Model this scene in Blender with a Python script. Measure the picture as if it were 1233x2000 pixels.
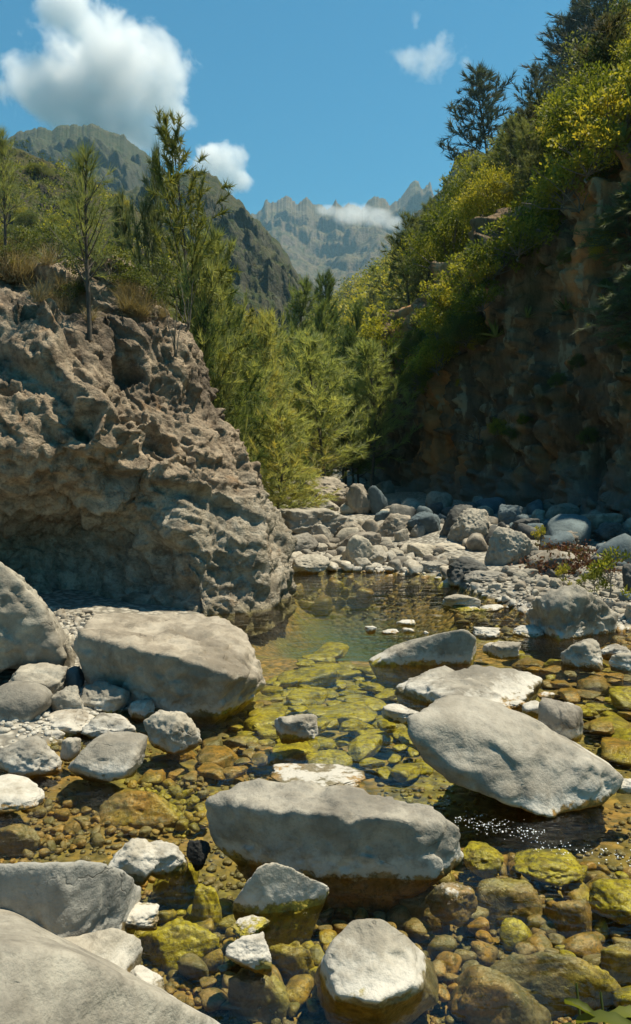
import bpy, bmesh, math, random
import numpy as np
from math import radians, sin, cos, tan, pi

for _o in list(bpy.data.objects):
    bpy.data.objects.remove(_o)
S = bpy.context.scene
COL = S.collection
# ------------------------------------------------------------------ camera
FPX, HC, PITCH = 1555.0, 1.75, radians(4.4)
cam = bpy.data.cameras.new('camera'); camo = bpy.data.objects.new('camera', cam); COL.objects.link(camo)
camo.location = (0, 0, HC); camo.rotation_euler = (pi/2 - PITCH, 0, 0)
cam.sensor_fit = 'VERTICAL'; cam.sensor_height = 36; cam.lens = FPX/2000*36
cam.clip_start = 0.05; cam.clip_end = 20000
S.camera = camo
# ------------------------------------------------------------------ light
SUN_AZ, SUN_EL = radians(74), radians(68)
W = bpy.data.worlds.new('World'); S.world = W; W.use_nodes = True
wn = W.node_tree; wn.nodes.clear()
sky = wn.nodes.new('ShaderNodeTexSky'); sky.sky_type = 'NISHITA'; sky.sun_disc = False
sky.sun_elevation = SUN_EL; sky.sun_rotation = SUN_AZ
sky.air_density = 1.3; sky.dust_density = 0.6; sky.ozone_density = 2.0; sky.altitude = 300
tint = wn.nodes.new('ShaderNodeMixRGB'); tint.blend_type = 'MULTIPLY'; tint.inputs['Fac'].default_value = 1
tint.inputs['Color2'].default_value = (0.17, 0.79, 0.96, 1)
bg = wn.nodes.new('ShaderNodeBackground'); bg.inputs['Strength'].default_value = 0.066
wo = wn.nodes.new('ShaderNodeOutputWorld')
wn.links.new(sky.outputs[0], tint.inputs['Color1']); wn.links.new(tint.outputs[0], bg.inputs['Color'])
wn.links.new(bg.outputs[0], wo.inputs['Surface'])
sl = bpy.data.lights.new('sun', 'SUN'); sl.energy = 5.0; sl.angle = radians(0.55); sl.color = (1, 0.90, 0.71)
so = bpy.data.objects.new('sun', sl); COL.objects.link(so); so.location = (30, 20, 60)
so.rotation_euler = (pi/2 - SUN_EL, 0, pi - SUN_AZ)
S.view_settings.view_transform = 'Standard'; S.view_settings.look = 'None'
S.view_settings.exposure = 0.68; S.view_settings.gamma = 1
cy = S.cycles
cy.use_denoising = True; cy.max_bounces = 8; cy.diffuse_bounces = 5; cy.glossy_bounces = 3
cy.transparent_max_bounces = 16; cy.volume_bounces = 14; cy.transmission_bounces = 4
cy.caustics_reflective = False; cy.caustics_refractive = False
# ------------------------------------------------------------------ pixel <-> place
def ray(u, v):
    u = np.asarray(u, float); v = np.asarray(v, float)
    a = (u-616.5)/FPX; b = (1000-v)/FPX
    return np.stack([a, cos(PITCH)+b*sin(PITCH), -sin(PITCH)+b*cos(PITCH)], -1)
def at_y(u, v, y):
    d = ray(u, v); return np.array([0, 0, HC]) + d*(np.asarray(y)/d[..., 1])[..., None]
def at_z(u, v, z):
    d = ray(u, v); return np.array([0, 0, HC]) + d*((np.asarray(z)-HC)/d[..., 2])[..., None]
def project(P):
    q = np.asarray(P) - np.array([0, 0, HC])
    f = q[:, 1]*cos(PITCH) - q[:, 2]*sin(PITCH); up = q[:, 1]*sin(PITCH) + q[:, 2]*cos(PITCH)
    return 616.5 + FPX*q[:, 0]/f, 1000 - FPX*up/f
# ------------------------------------------------------------------ noise
def _h(i, j, k, s):
    n = (i.astype(np.uint32)*np.uint32(374761393) + j.astype(np.uint32)*np.uint32(668265263)
         + k.astype(np.uint32)*np.uint32(2147483647 - 1013904223) + np.uint32((s*974711) & 0xffffffff))
    n = (n ^ (n >> np.uint32(13)))*np.uint32(1274126177); n = (n ^ (n >> np.uint32(16)))*np.uint32(2246822519)
    n ^= n >> np.uint32(15)
    return n.astype(np.float64)/4294967295.0
def vn(p, s=0):
    f = np.floor(p); i = f.astype(np.int64); t = p - f; t = t*t*t*(t*(t*6-15)+10)
    r = 0
    for a in (0, 1):
        wa = t[:, 0] if a else 1-t[:, 0]
        for b in (0, 1):
            wb = t[:, 1] if b else 1-t[:, 1]
            for c in (0, 1):
                wc = t[:, 2] if c else 1-t[:, 2]
                r = r + wa*wb*wc*_h(i[:, 0]+a, i[:, 1]+b, i[:, 2]+c, s)
    return r*2-1
def fbm(p, o=4, s=0, g=.5, l=2.03):
    r = 0; a = 1; n = 0
    for k in range(o):
        r = r + a*vn(p, s+k*17); n += a; a *= g; p = p*l + 3.1
    return r/n
def ridged(p, o=4, s=0, g=.5):
    r = 0; a = 1; n = 0
    for k in range(o):
        r = r + a*(1-2*np.abs(vn(p, s+k*13))); n += a; a *= g; p = p*2.07 + 1.7
    return r/n
def worley(p, s=0):
    f = np.floor(p).astype(np.int64); d1 = np.full(len(p), 9.); d2 = np.full(len(p), 9.); idv = np.zeros(len(p))
    for a in (-1, 0, 1):
        for b in (-1, 0, 1):
            for c in (-1, 0, 1):
                q = f + np.array([a, b, c])
                c3 = np.stack([_h(q[:, 0], q[:, 1], q[:, 2], s+m) for m in (1, 2, 3)], 1)
                d = np.linalg.norm(q + c3 - p, axis=1)
                v = _h(q[:, 0], q[:, 1], q[:, 2], s+9)
                n1 = d < d1
                d2 = np.where(n1, d1, np.minimum(d2, d)); idv = np.where(n1, v, idv); d1 = np.where(n1, d, d1)
    return d1, d2, idv
def facets(p, s=0):
    """piecewise tilted planes: each cell of a random tiling is a broken face with its own slope"""
    f = np.floor(p).astype(np.int64); ws = np.zeros(len(p)); out = np.zeros(len(p))
    for a in (-1, 0, 1):
        for b in (-1, 0, 1):
            for c in (-1, 0, 1):
                q = f + np.array([a, b, c])
                c3 = np.stack([_h(q[:, 0], q[:, 1], q[:, 2], s+m) for m in (1, 2, 3)], 1)
                dr = np.stack([_h(q[:, 0], q[:, 1], q[:, 2], s+m) for m in (5, 6, 7)], 1)*2-1
                v = p - q - c3; w = np.exp(-42*(v*v).sum(1)); ws += w
                out += w*((v*dr).sum(1) + .35*dr[:, 0])
    return out/(ws+1e-12)
def sstep(a, b, x):
    t = np.clip((x-a)/(b-a), 0, 1); return t*t*(3-2*t)
# ------------------------------------------------------------------ meshes / objects
def mesh(name, V, F, mat=None, smooth=True, attr=None):
    me = bpy.data.meshes.new(name); V = np.asarray(V, np.float32); F = np.asarray(F, np.int32)
    k = F.shape[1]
    me.vertices.add(len(V)); me.vertices.foreach_set('co', V.ravel())
    me.loops.add(F.size); me.loops.foreach_set('vertex_index', F.ravel())
    me.polygons.add(len(F)); me.polygons.foreach_set('loop_start', np.arange(0, F.size, k, dtype=np.int32))
    me.polygons.foreach_set('use_smooth', np.full(len(F), smooth))
    if attr is not None:
        a = me.attributes.new('tint', 'FLOAT', 'POINT'); a.data.foreach_set('value', np.asarray(attr, np.float32))
    if mat: me.materials.append(mat)
    me.update(calc_edges=True); me.validate()
    return me
def link(name, me, parent=None, label=None, cat=None, group=None, kind=None, loc=None):
    o = bpy.data.objects.new(name, me); COL.objects.link(o)
    if parent: o.parent = parent
    if loc is not None: o.location = loc
    for k, v in (('label', label), ('category', cat), ('group', group), ('kind', kind)):
        if v: o[k] = v
    return o
def grid_faces(nr, nc):
    i = np.arange(nr*nc).reshape(nr, nc)
    return np.stack([i[:-1, :-1], i[:-1, 1:], i[1:, 1:], i[1:, :-1]], -1).reshape(-1, 4)
def grid_normals(P):
    a = np.gradient(P, axis=1); b = np.gradient(P, axis=0)
    n = np.cross(a, b); return n/(np.linalg.norm(n, axis=-1, keepdims=True)+1e-9)
def tube(pts, rad, n=6):
    pts = np.asarray(pts, float); m = len(pts); t = np.gradient(pts, axis=0)
    t /= np.linalg.norm(t, axis=1, keepdims=True)+1e-9
    ref = np.where(np.abs(t[:, 2:3]) > .9, np.array([[1., 0, 0]]), np.array([[0, 0, 1.]]))
    a = np.cross(t, ref); a /= np.linalg.norm(a, axis=1, keepdims=True)+1e-9; b = np.cross(t, a)
    th = np.arange(n)*2*pi/n
    V = pts[:, None] + np.asarray(rad)[:, None, None]*(np.cos(th)[None, :, None]*a[:, None] + np.sin(th)[None, :, None]*b[:, None])
    i = np.arange(m*n).reshape(m, n); j = np.roll(i, -1, 1)
    F = np.stack([i[:-1], j[:-1], j[1:], i[1:]], -1).reshape(-1, 4)
    return V.reshape(-1, 3), F
class Acc:
    def __init__(s): s.V = []; s.F = []; s.A = []; s.n = 0
    def add(s, V, F, a=None):
        s.V.append(V); s.F.append(np.asarray(F)+s.n); s.n += len(V)
        if a is not None: s.A.append(np.broadcast_to(a, (len(V),)))
    def mesh(s, name, mat, smooth=True):
        return mesh(name, np.concatenate(s.V), np.concatenate(s.F), mat, smooth, np.concatenate(s.A) if s.A else None)
_ico = {}
def ico(k):
    if k not in _ico:
        bm = bmesh.new(); bmesh.ops.create_icosphere(bm, subdivisions=k, radius=1)
        _ico[k] = (np.array([v.co[:] for v in bm.verts]), np.array([[v.index for v in f.verts] for f in bm.faces])); bm.free()
    return _ico[k]
# ------------------------------------------------------------------ materials
def new_mat(name):
    m = bpy.data.materials.new(name); m.use_nodes = True; nt = m.node_tree; nt.nodes.clear()
    out = nt.nodes.new('ShaderNodeOutputMaterial')
    def N(t, out_i=0, inp=None, **pr):
        n = nt.nodes.new('ShaderNode'+t)
        for k, v in pr.items(): setattr(n, k, v)
        for k, v in (inp or {}).items():
            if isinstance(v, bpy.types.NodeSocket): nt.links.new(v, n.inputs[k])
            else:
                if isinstance(v, tuple) and len(v) == 3 and n.inputs[k].type == 'RGBA': v = v + (1,)
                n.inputs[k].default_value = v
        return n.outputs[out_i]
    return m, nt, N, out
def noise(N, vec, scale, detail=5, rough=.55, dist=0):
    return N('TexNoise', 0, {'Vector': vec, 'Scale': scale, 'Detail': detail, 'Roughness': rough, 'Distortion': dist})
def mrange(N, v, a, b, c=0., d=1., smooth=False):
    return N('MapRange', 0, {'Value': v, 'From Min': a, 'From Max': b, 'To Min': c, 'To Max': d}, clamp=True, interpolation_type='SMOOTHSTEP' if smooth else 'LINEAR')
def mix(N, f, a, b, mode='MIX'):
    return N('MixRGB', 0, {'Fac': f, 'Color1': a, 'Color2': b}, blend_type=mode)
def mth(N, op, a, b=0.):
    return N('Math', 0, {0: a, 1: b}, operation=op)
def vscale(N, vec, s):
    return N('VectorMath', 0, {0: vec, 1: s}, operation='MULTIPLY')
def rock_mat(name, base, dark, wet=True, sc=1., bump=.6, spots=.5, stain=None, algae=.5, patch=None):
    m, nt, N, out = new_mat(name)
    geo = nt.nodes.new('ShaderNodeNewGeometry'); pos = geo.outputs['Position']
    rnd = N('ObjectInfo', 5)
    off = N('CombineXYZ', 0, {0: mth(N, 'MULTIPLY', rnd, 37.), 1: mth(N, 'MULTIPLY', rnd, 91.), 2: 0.})
    p = N('VectorMath', 0, {0: pos, 1: off}, operation='ADD')
    n1 = noise(N, p, 2.2*sc, 7, .6, .4); n2 = noise(N, p, 11*sc, 6, .65); n3 = noise(N, p, 60*sc, 4, .6)
    c = mix(N, mrange(N, n1, .40, .68), base, dark)
    c = mix(N, mrange(N, n2, .50, .72, 0, spots), c, tuple(x*.45 for x in dark))
    c = mix(N, mrange(N, n2, .45, .28, 0, .45), c, tuple(min(.62, x*1.35) for x in base))
    c = mix(N, mrange(N, n3, .52, .7, 0, .35*min(1, spots*2)), c, tuple(x*.5 for x in dark))
    big = noise(N, p, .9*sc, 6, .62, .6)
    c = mix(N, mrange(N, big, .53, .60, 0, .55), c, tuple(x*.62 for x in dark))
    stk = noise(N, N('VectorMath', 0, {0: p, 1: (5.*sc, 5.*sc, .9*sc)}, operation='MULTIPLY'), 1., 5, .6)
    c = mix(N, mrange(N, stk, .52, .66, 0, .4), c, tuple(x*.6 for x in dark))
    vw = N('VectorMath', 0, {0: p, 1: N('VectorMath', 0, {0: N('TexNoise', 1, {'Vector': p, 'Scale': 2.5*sc, 'Detail': 4.}), 1: (.5, .5, .5)}, operation='MULTIPLY')}, operation='ADD')
    ve = N('TexVoronoi', 0, {'Vector': vw, 'Scale': 1.5*sc}, feature='DISTANCE_TO_EDGE')
    crack = mth(N, 'MULTIPLY', mrange(N, ve, .013, .003), mrange(N, n1, .54, .62))
    c = mix(N, mth(N, 'MULTIPLY', crack, .55), c, tuple(x*.3 for x in dark))
    if stain: c = mix(N, mrange(N, noise(N, p, 1.1*sc, 5, .6), .52, .66, 0, .75), c, stain)
    if patch: c = mix(N, mrange(N, noise(N, p, 1.6*sc, 7, .7), .56, .60, 0, .8), c, patch)
    c = mix(N, 1., c, N('CombineColor', 0, {0: mrange(N, rnd, 0, 1, .80, 1.12), 1: mrange(N, rnd, 0, 1, .81, 1.11), 2: mrange(N, rnd, 0, 1, .83, 1.08)}), 'MULTIPLY')
    rough = .88
    if wet:
        z = N('SeparateXYZ', 2, {0: pos})
        zz = mth(N, 'ADD', z, mth(N, 'MULTIPLY', mth(N, 'SUBTRACT', n2, .5), .15))
        zz = mth(N, 'ADD', zz, mth(N, 'MULTIPLY', mth(N, 'SUBTRACT', n1, .5), .12))
        n4 = noise(N, pos, 1.3, 4, .55)
        c = mix(N, mrange(N, zz, .11, .055, 0, .7), c, (.56, .53, .46))
        amb = mix(N, mrange(N, noise(N, p, 1.7, 4), .42, .58), (.36, .20, .05), (.21, .175, .11))
        amb = mix(N, mrange(N, n4, .62-algae*.25, .72-algae*.25), amb, (.38, .32, .035))
        amb = mix(N, mrange(N, n2, .45, .65, 0, .8), amb, (.13, .09, .03))
        amb = mix(N, mrange(N, noise(N, p, 26*sc, 5, .7), .50, .62, 0, .75), amb, (.075, .065, .02))
        amb = mix(N, mrange(N, noise(N, p, 4.5*sc, 5, .65), .52, .62, 0, .7), amb, (.085, .08, .035))
        c = mix(N, mrange(N, zz, .032, .016), c, amb)
        c = mix(N, mrange(N, zz, -.12, -.5, 0, .75), c, (.05, .055, .02))
        rough = mrange(N, zz, .02, .05, .3, .9)
    h = mth(N, 'ADD', mth(N, 'SUBTRACT', mth(N, 'MULTIPLY', n1, .6), mth(N, 'MULTIPLY', crack, .12)), mth(N, 'ADD', mth(N, 'MULTIPLY', n2, .28), mth(N, 'MULTIPLY', n3, .035)))
    b = N('Bump', 0, {'Strength': bump, 'Distance': .12/sc, 'Height': h})
    sh = N('BsdfPrincipled', 0, {'Base Color': c, 'Roughness': rough, 'Normal': b, 'Specular IOR Level': .3})
    nt.links.new(sh, out.inputs['Surface'])
    return m
def leaf_mat(name, stops, transl=.4, rough=.6, spread=.35):
    m, nt, N, out = new_mat(name)
    t = N('Attribute', 2, attribute_name='tint'); rnd = N('ObjectInfo', 5)
    f = mth(N, 'ADD', t, mth(N, 'MULTIPLY', mth(N, 'SUBTRACT', rnd, .5), spread))
    r = nt.nodes.new('ShaderNodeValToRGB'); nt.links.new(f, r.inputs[0])
    while len(r.color_ramp.elements) < len(stops): r.color_ramp.elements.new(.5)
    for e, (ps, c) in zip(r.color_ramp.elements, stops): e.position = ps; e.color = c + (1,)
    d = N('BsdfPrincipled', 0, {'Base Color': r.outputs[0], 'Roughness': rough, 'Specular IOR Level': .25})
    tr = N('BsdfTranslucent', 0, {'Color': mix(N, 1., r.outputs[0], (1.25, 1.2, .55), 'MULTIPLY')})
    nt.links.new(N('MixShader', 0, {0: transl, 1: d, 2: tr}), out.inputs['Surface'])
    return m
def plain_mat(name, c1, c2, scale=8, rough=.85, bump=.3):
    m, nt, N, out = new_mat(name)
    co = N('TexCoord', 3); n = noise(N, co, scale, 5)
    sh = N('BsdfPrincipled', 0, {'Base Color': mix(N, mrange(N, n, .35, .65), c1, c2), 'Roughness': rough,
           'Normal': N('Bump', 0, {'Strength': bump, 'Distance': .02, 'Height': n})})
    nt.links.new(sh, out.inputs['Surface']); return m

M_GREY = rock_mat('grey_stone', (.36, .33, .27), (.21, .19, .155), sc=1.6, spots=.45)
M_PALE = rock_mat('pale_stone', (.43, .39, .315), (.28, .25, .195), sc=1.6, spots=.35)
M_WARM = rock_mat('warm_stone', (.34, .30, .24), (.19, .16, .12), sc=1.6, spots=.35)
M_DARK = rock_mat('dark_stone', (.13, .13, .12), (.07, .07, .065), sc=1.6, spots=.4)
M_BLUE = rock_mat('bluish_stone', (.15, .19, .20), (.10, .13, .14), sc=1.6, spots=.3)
M_PATCH = rock_mat('patched_stone', (.37, .355, .31), (.27, .26, .23), sc=1.6, spots=.4, patch=(.09, .105, .105))
M_BED = rock_mat('bed_stone', (.30, .26, .18), (.17, .15, .10), sc=2., algae=.35)
M_ALGA = rock_mat('algae_stone', (.30, .26, .18), (.17, .15, .10), sc=2., algae=1.6)
M_BLACK = rock_mat('wet_black_stone', (.03, .03, .028), (.02, .02, .018), sc=2., wet=False)
# ------------------------------------------------------------------ ground
def xs_(v): return np.array(v, float)
YB_X, YB_Y = xs_([-3, 0, 1, 1.5, 1.75, 2.0, 2.25, 3, 6, 12]), xs_([11.7, 11.6, 11.4, 11.1, 10.7, 9.4, 8.4, 7.75, 7.5, 7.2])
XL_Y, XL_X = xs_([0, 2, 3, 3.6, 4.2, 4.8, 5.3, 6, 6.8, 8, 9, 10]), xs_([-1.5, -1.5, -1.7, -2.3, -1.8, -1.55, -1.3, -1.45, -1.7, -1.3, -1.0, -.6])
def ground(x, y):
    x = np.asarray(x, float); y = np.asarray(y, float)
    df = y - np.interp(x, YB_X, YB_Y)
    dl = np.where(y < 11.5, np.interp(y, XL_Y, XL_X) - x, -9)
    dl = np.where((y > 10) & (x < -.7), 1., dl)
    d = np.maximum(df, dl)
    p = np.stack([x, y, x*0], -1).reshape(-1, 3)
    nz = fbm(p*1.1, 3, 5).reshape(x.shape); n2 = fbm(p*.35, 2, 8).reshape(x.shape)
    near = np.exp(-np.maximum(0, y-45)/60)
    rightb = sstep(1.4, 2.6, x)*sstep(12, 8, y)
    land = (.02 + .05*np.maximum(d, 0) + .10*rightb*(1-np.exp(-np.maximum(d, 0)*1.2)))
    land = np.minimum(land, .32 + 0*land)
    deep = -.23 - .75*sstep(7.0, 9.6, y)*sstep(12, 10.8, y)*sstep(2.0, .6, x) - .06*n2
    wat = deep*(1-np.exp(np.minimum(d, 0)*1.6))
    h = np.where(d > 0, land, wat) + .055*nz*near*np.where(d > .0, 1.2, .8)
    h = h + .022*np.maximum(0, y-13)*(y < 60) + np.where(y >= 60, 1.034 + .03*(y-60), 0)
    h = h + sstep(13, 60, np.abs(x))*0
    return h
def axis(a, b, step, far, n):
    m = np.arange(a, b+step*.5, step); g = np.geomspace(1, far, n)
    return m, g
xm = np.arange(-13, 13.01, .085); ga = np.geomspace(.1, 1480, 60)
GX = np.concatenate([(-13-ga)[::-1], xm, 13+ga])
ym = np.concatenate([np.arange(-4, 16, .085), np.arange(16, 45, .2)]); GY = np.concatenate([ym, 45+np.geomspace(.3, 2650, 70)])
gx, gy = np.meshgrid(GX, GY)
gz = ground(gx, gy)
def ground_mat():
    m, nt, N, out = new_mat('riverbed_and_gravel')
    geo = nt.nodes.new('ShaderNodeNewGeometry'); pos = geo.outputs['Position']
    z = N('SeparateXYZ', 2, {0: pos})
    v = nt.nodes.new('ShaderNodeTexVoronoi'); v.inputs['Scale'].default_value = 14
    nt.links.new(pos, v.inputs['Vector'])
    vc = N('SeparateColor', 0, {0: v.outputs['Color']})
    n = noise(N, pos, 1.2, 5); nf = noise(N, pos, 18, 5)
    dry = mix(N, vc, (.42, .39, .32), (.26, .24, .20)); dry = mix(N, mrange(N, v.outputs['Distance'], .35, .6), dry, (.16, .145, .115))
    wetc = mix(N, mrange(N, n, .42, .58), (.37, .21, .055), (.28, .23, .045))
    wetc = mix(N, vc, wetc, mix(N, .6, wetc, (.045, .045, .02))); wetc = mix(N, mrange(N, nf, .4, .65), wetc, (.075, .06, .02))
    c = mix(N, mrange(N, z, .03, .0), dry, wetc)
    c = mix(N, mrange(N, z, -.33, -.75, 0, .9), c, (.02, .05, .022))
    far = mrange(N, N('SeparateXYZ', 1, {0: pos}), 26, 50)
    c = mix(N, far, c, mix(N, n, (.05, .06, .02), (.09, .085, .035)))
    h = mth(N, 'SUBTRACT', mth(N, 'MULTIPLY', nf, .3), v.outputs['Distance'])
    nt.links.new(N('BsdfPrincipled', 0, {'Base Color': c, 'Roughness': .85, 'Normal': N('Bump', 0, {'Strength': .7, 'Distance': .04, 'Height': h})}), out.inputs['Surface'])
    return m
M_GROUND = ground_mat()
link('ground', mesh('ground', np.stack([gx, gy, gz], -1).reshape(-1, 3), grid_faces(*gx.shape), M_GROUND), kind='structure',
     label='gravel banks and amber stony bed of the shallow river')
# ------------------------------------------------------------------ water
def water_mat():
    m, nt, N, out = new_mat('clear_water')
    geo = nt.nodes.new('ShaderNodeNewGeometry'); pos = geo.outputs['Position']
    sp = N('VectorMath', 0, {0: pos, 1: (1., 1.9, 1.)}, operation='MULTIPLY')
    a = noise(N, sp, 3.2, 3, .5, .6); b = noise(N, sp, 13, 3, .55, .3); c = noise(N, pos, 1.0, 2)
    rip = mrange(N, c, .42, .62, .25, 1.)
    h = mth(N, 'ADD', a, mth(N, 'MULTIPLY', mth(N, 'MULTIPLY', b, rip), .35))
    bp = N('Bump', 0, {'Strength': .42, 'Distance': .05, 'Height': h})
    fr = N('Fresnel', 0, {'IOR': 1.33, 'Normal': bp})
    t = N('BsdfTransparent', 0, {'Color': (.92, .93, .77)}); g = N('BsdfGlossy', 0, {'Roughness': .03, 'Normal': bp, 'Color': (1, 1, 1)})
    nt.links.new(N('MixShader', 0, {0: fr, 1: t, 2: g}), out.inputs['Surface']); return m
wx, wy = np.meshgrid(np.linspace(-12, 14, 40), np.linspace(.3, 21, 40))
link('water', mesh('water', np.stack([wx, wy, wx*0], -1).reshape(-1, 3), grid_faces(40, 40), water_mat()), kind='structure', label='clear shallow river pool over amber and yellow-green stones')
# ------------------------------------------------------------------ left outcrop
def densify(st, n):
    st = np.asarray(st, float); d = np.r_[0, np.cumsum(np.linalg.norm(np.diff(st[:, :2], axis=0), axis=1))]
    return d, np.linspace(0, d[-1], n)
def smooth1(a, k):
    w = np.hanning(k+2)[1:-1]; w /= w.sum(); p = k//2
    b = np.pad(a, ((p, p), (0, 0)), 'edge'); return np.stack([np.convolve(b[:, i], w, 'valid') for i in range(a.shape[1])], 1)
ST = [(-10, 5, 1), (-6.5, 7.6, 1), (-4.6, 8.7, 1), (-3.3, 9.0, 1), (-2.5, 8.9, .9), (-1.9, 8.65, .35), (-1.2, 8.35, .0), (-.65, 8.8, .0), (-.42, 9.6, 0), (-.40, 10.1, .0), (-.7, 11.6, 0), (-2, 14, 0), (-4.5, 16.5, 0), (-10, 18, 0)]
dS, sS = densify(ST, 620)
# denser where it is seen
sS = np.interp(np.linspace(0, 1, 640), [0, .12, .80, 1], [0, dS[2], dS[10], dS[-1]])
stt = np.stack([np.interp(sS, dS, np.array(ST)[:, k]) for k in range(3)], 1); stt = smooth1(stt, 25)
PL = np.array([(.05, -.3), (.1, .22), (.8, .45), (.75, .95), (-.1, 1.12), (-.85, 1.42), (-1.2, 1.8), (-1.1, 2.1), (-.6, 2.6), (.1, 3.1), (1.05, 3.75), (2.2, 4.25), (3.5, 4.55), (5, 4.5)])
PR = np.array([(-.22, -.3), (-.14, .2), (-.02, .45), (.16, .8), (.32, 1.05), (.50, 1.4), (.66, 1.7), (.85, 2.0), (1.15, 2.5), (1.5, 3.1), (1.95, 3.7), (2.5, 4.05), (3.6, 4.25), (5, 4.1)])
tt = np.linspace(0, 1, 330)
tk = np.array([0, .05, .1, .15, .2, .28, .35, .42, .52, .63, .75, .86, .94, 1])
pl = smooth1(np.stack([np.interp(tt, tk, PL[:, k]) for k in (0, 1)], 1), 15); pr = smooth1(np.stack([np.interp(tt, tk, PR[:, k]) for k in (0, 1)], 1), 15)
stt[:, 0] -= .08
OC = np.array([-4.6, 12.8])
dirv = OC - stt[:, :2]; dist = np.linalg.norm(dirv, axis=1); dirv /= dist[:, None]
w = stt[:, 2][None, :]
dd = pl[:, 0][:, None]*w + pr[:, 0][:, None]*(1-w); zz = pl[:, 1][:, None]*w + pr[:, 1][:, None]*(1-w)
dd = np.minimum(dd, .97*dist[None, :])
OP = np.stack([stt[None, :, 0] + dd*dirv[None, :, 0], stt[None, :, 1] + dd*dirv[None, :, 1], zz + 0*dd], -1)
nrm = grid_normals(OP); q = OP.reshape(-1, 3)
if nrm[150, 300, 1] > 0: nrm = -nrm
n = nrm.reshape(-1, 3); zf = q[:, 2]
d1, d2, idv = worley(q*np.array([1.5, 1.5, 1.9])+fbm(q*1.5, 2, 3)[:, None]*.5, 4)
e1, e2, idv2 = worley(q*np.array([4.2, 4.2, 3.0])+fbm(q*3, 2, 7)[:, None]*.4, 14)
up = sstep(1.2, 2.2, zf)
qd = q @ np.array([[.8, 0, .6], [0, 1, 0], [-.6, 0, .8]])*np.array([.55, 1, 1.35])
fw = fbm(q*1.7, 2, 91)[:, None]*.35
disp = .34*fbm(q*.7, 3, 21) + .09*ridged(qd*1.3, 5, 31, .5) + .055*fbm(qd*3, 6, 41, .62) + .20*facets(qd*np.array([.8, .8, 1.1])+fw, 50) + .13*facets(qd*2.0+fw, 60)*(1-.3*up) + .06*facets(qd*5.5+fw, 70) + .03*facets(q*12, 75)
disp += 0*(.20*(idv-.5) - .06*np.exp(-((d2-d1)/.06)**2))*(1-.9*up)
disp += .3*(.12*(idv2-.5) - .02*np.exp(-((e2-e1)/.1)**2))*(1-.7*up)
pit = vn(q*np.array([2.6, 2.6, 3.4]), 77)
disp -= .30*sstep(.50, .68, pit)*up*sstep(3.9, 3.0, zf)
pit2 = vn(q*np.array([5.5, 5.5, 7]), 78); disp -= .06*sstep(.52, .66, pit2)*up
disp *= np.interp(tt, [0, .03, .9, 1], [.4, 1, 1, .5]).repeat(OP.shape[1])
q = q + n*disp[:, None]
def outcrop_mat():
    m, nt, N, out = new_mat('outcrop_rock')
    geo = nt.nodes.new('ShaderNodeNewGeometry'); pos = geo.outputs['Position']
    n1 = noise(N, pos, 1.4, 8, .65, .3); n2 = noise(N, pos, 6, 7, .68); n3 = noise(N, pos, 30, 5, .65); n4 = noise(N, pos, .8, 4)
    z = mth(N, 'ADD', N('SeparateXYZ', 2, {0: pos}), mth(N, 'MULTIPLY', mth(N, 'SUBTRACT', n1, .5), 1.2))
    brown = mix(N, mrange(N, n2, .38, .62), (.47, .375, .265), (.19, .145, .10))
    brown = mix(N, mrange(N, n4, .52, .62, 0, .7), brown, (.12, .095, .075))
    grey = mix(N, mrange(N, n2, .38, .62), (.49, .43, .335), (.26, .225, .165))
    c = mix(N, mrange(N, z, 1.1, 1.5), grey, brown)
    c = mix(N, mrange(N, n3, .52, .68, 0, .4), c, (.07, .06, .045))
    c = mix(N, mrange(N, noise(N, pos, 2.3, 5), .60, .70, 0, .55), c, (.28, .15, .06))
    c = mix(N, mrange(N, N('SeparateXYZ', 2, {0: pos}), .10, .02), c, (.30, .26, .18))
    h = mth(N, 'ADD', mth(N, 'MULTIPLY', n2, .7), mth(N, 'MULTIPLY', n3, .3))
    nt.links.new(N('BsdfPrincipled', 0, {'Base Color': mix(N, mrange(N, noise(N, N('VectorMath', 0, {0: pos, 1: (3., 3., 7.)}, operation='MULTIPLY'), 1., 6, .7), .53, .61, 0, .5), c, (.085, .07, .052)), 'Roughness': .95, 'Specular IOR Level': .2, 'Normal': N('Bump', 0, {'Strength': .9, 'Distance': .16, 'Height': h})}), out.inputs['Surface']); return m
link('rock_outcrop', mesh('rock_outcrop', q, grid_faces(*OP.shape[:2]), outcrop_mat()), label='huge brown rock outcrop with a hollow overhang, filling the left bank of the pool', cat='rock outcrop')
OUT = q.reshape(OP.shape)
def on_outcrop(u, v):
    """first outcrop surface point nearest to a sight line, among the upper slope"""
    Q = OUT[110:, 60:520].reshape(-1, 3); uu, vv = project(Q); d = (uu-u)**2 + (vv-v)**2
    near = np.where(d < d.min()+60)[0]; return Q[near[np.argmin(Q[near, 1])]]
# ------------------------------------------------------------------ right cliff and hillside
FY = xs_([4, 8, 11, 16, 20.5, 25, 30, 45, 70, 100, 160, 250, 420]); FX = xs_([9.5, 8.8, 7.6, 5.8, 3.4, 2.3, 1.9, 2, 0, -4, -14, -32, -66])
CY, CH = xs_([4, 11, 16, 20, 25, 30, 36, 45]), xs_([8.6, 8.6, 8.2, 7.2, 6.1, 5.6, 2.6, 0])
def foot(y): return np.interp(y, FY, FX)
def hill_z(x, y):
    run = x - foot(y); ch = np.interp(y, CY, CH); lean = 1.35*np.clip(ch/6, 0, 1); r = run - lean
    return ground(0*x+3, y) - .2 + ch + 1.0*np.clip(r, -3, 12) + .92*np.clip(r-12, 0, 55) + .35*np.maximum(0, r-67)
def smooth_np(a, k):
    w = np.hanning(k+2)[1:-1]; w /= w.sum(); return np.convolve(np.pad(a, k//2, 'edge'), w, 'valid')
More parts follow.
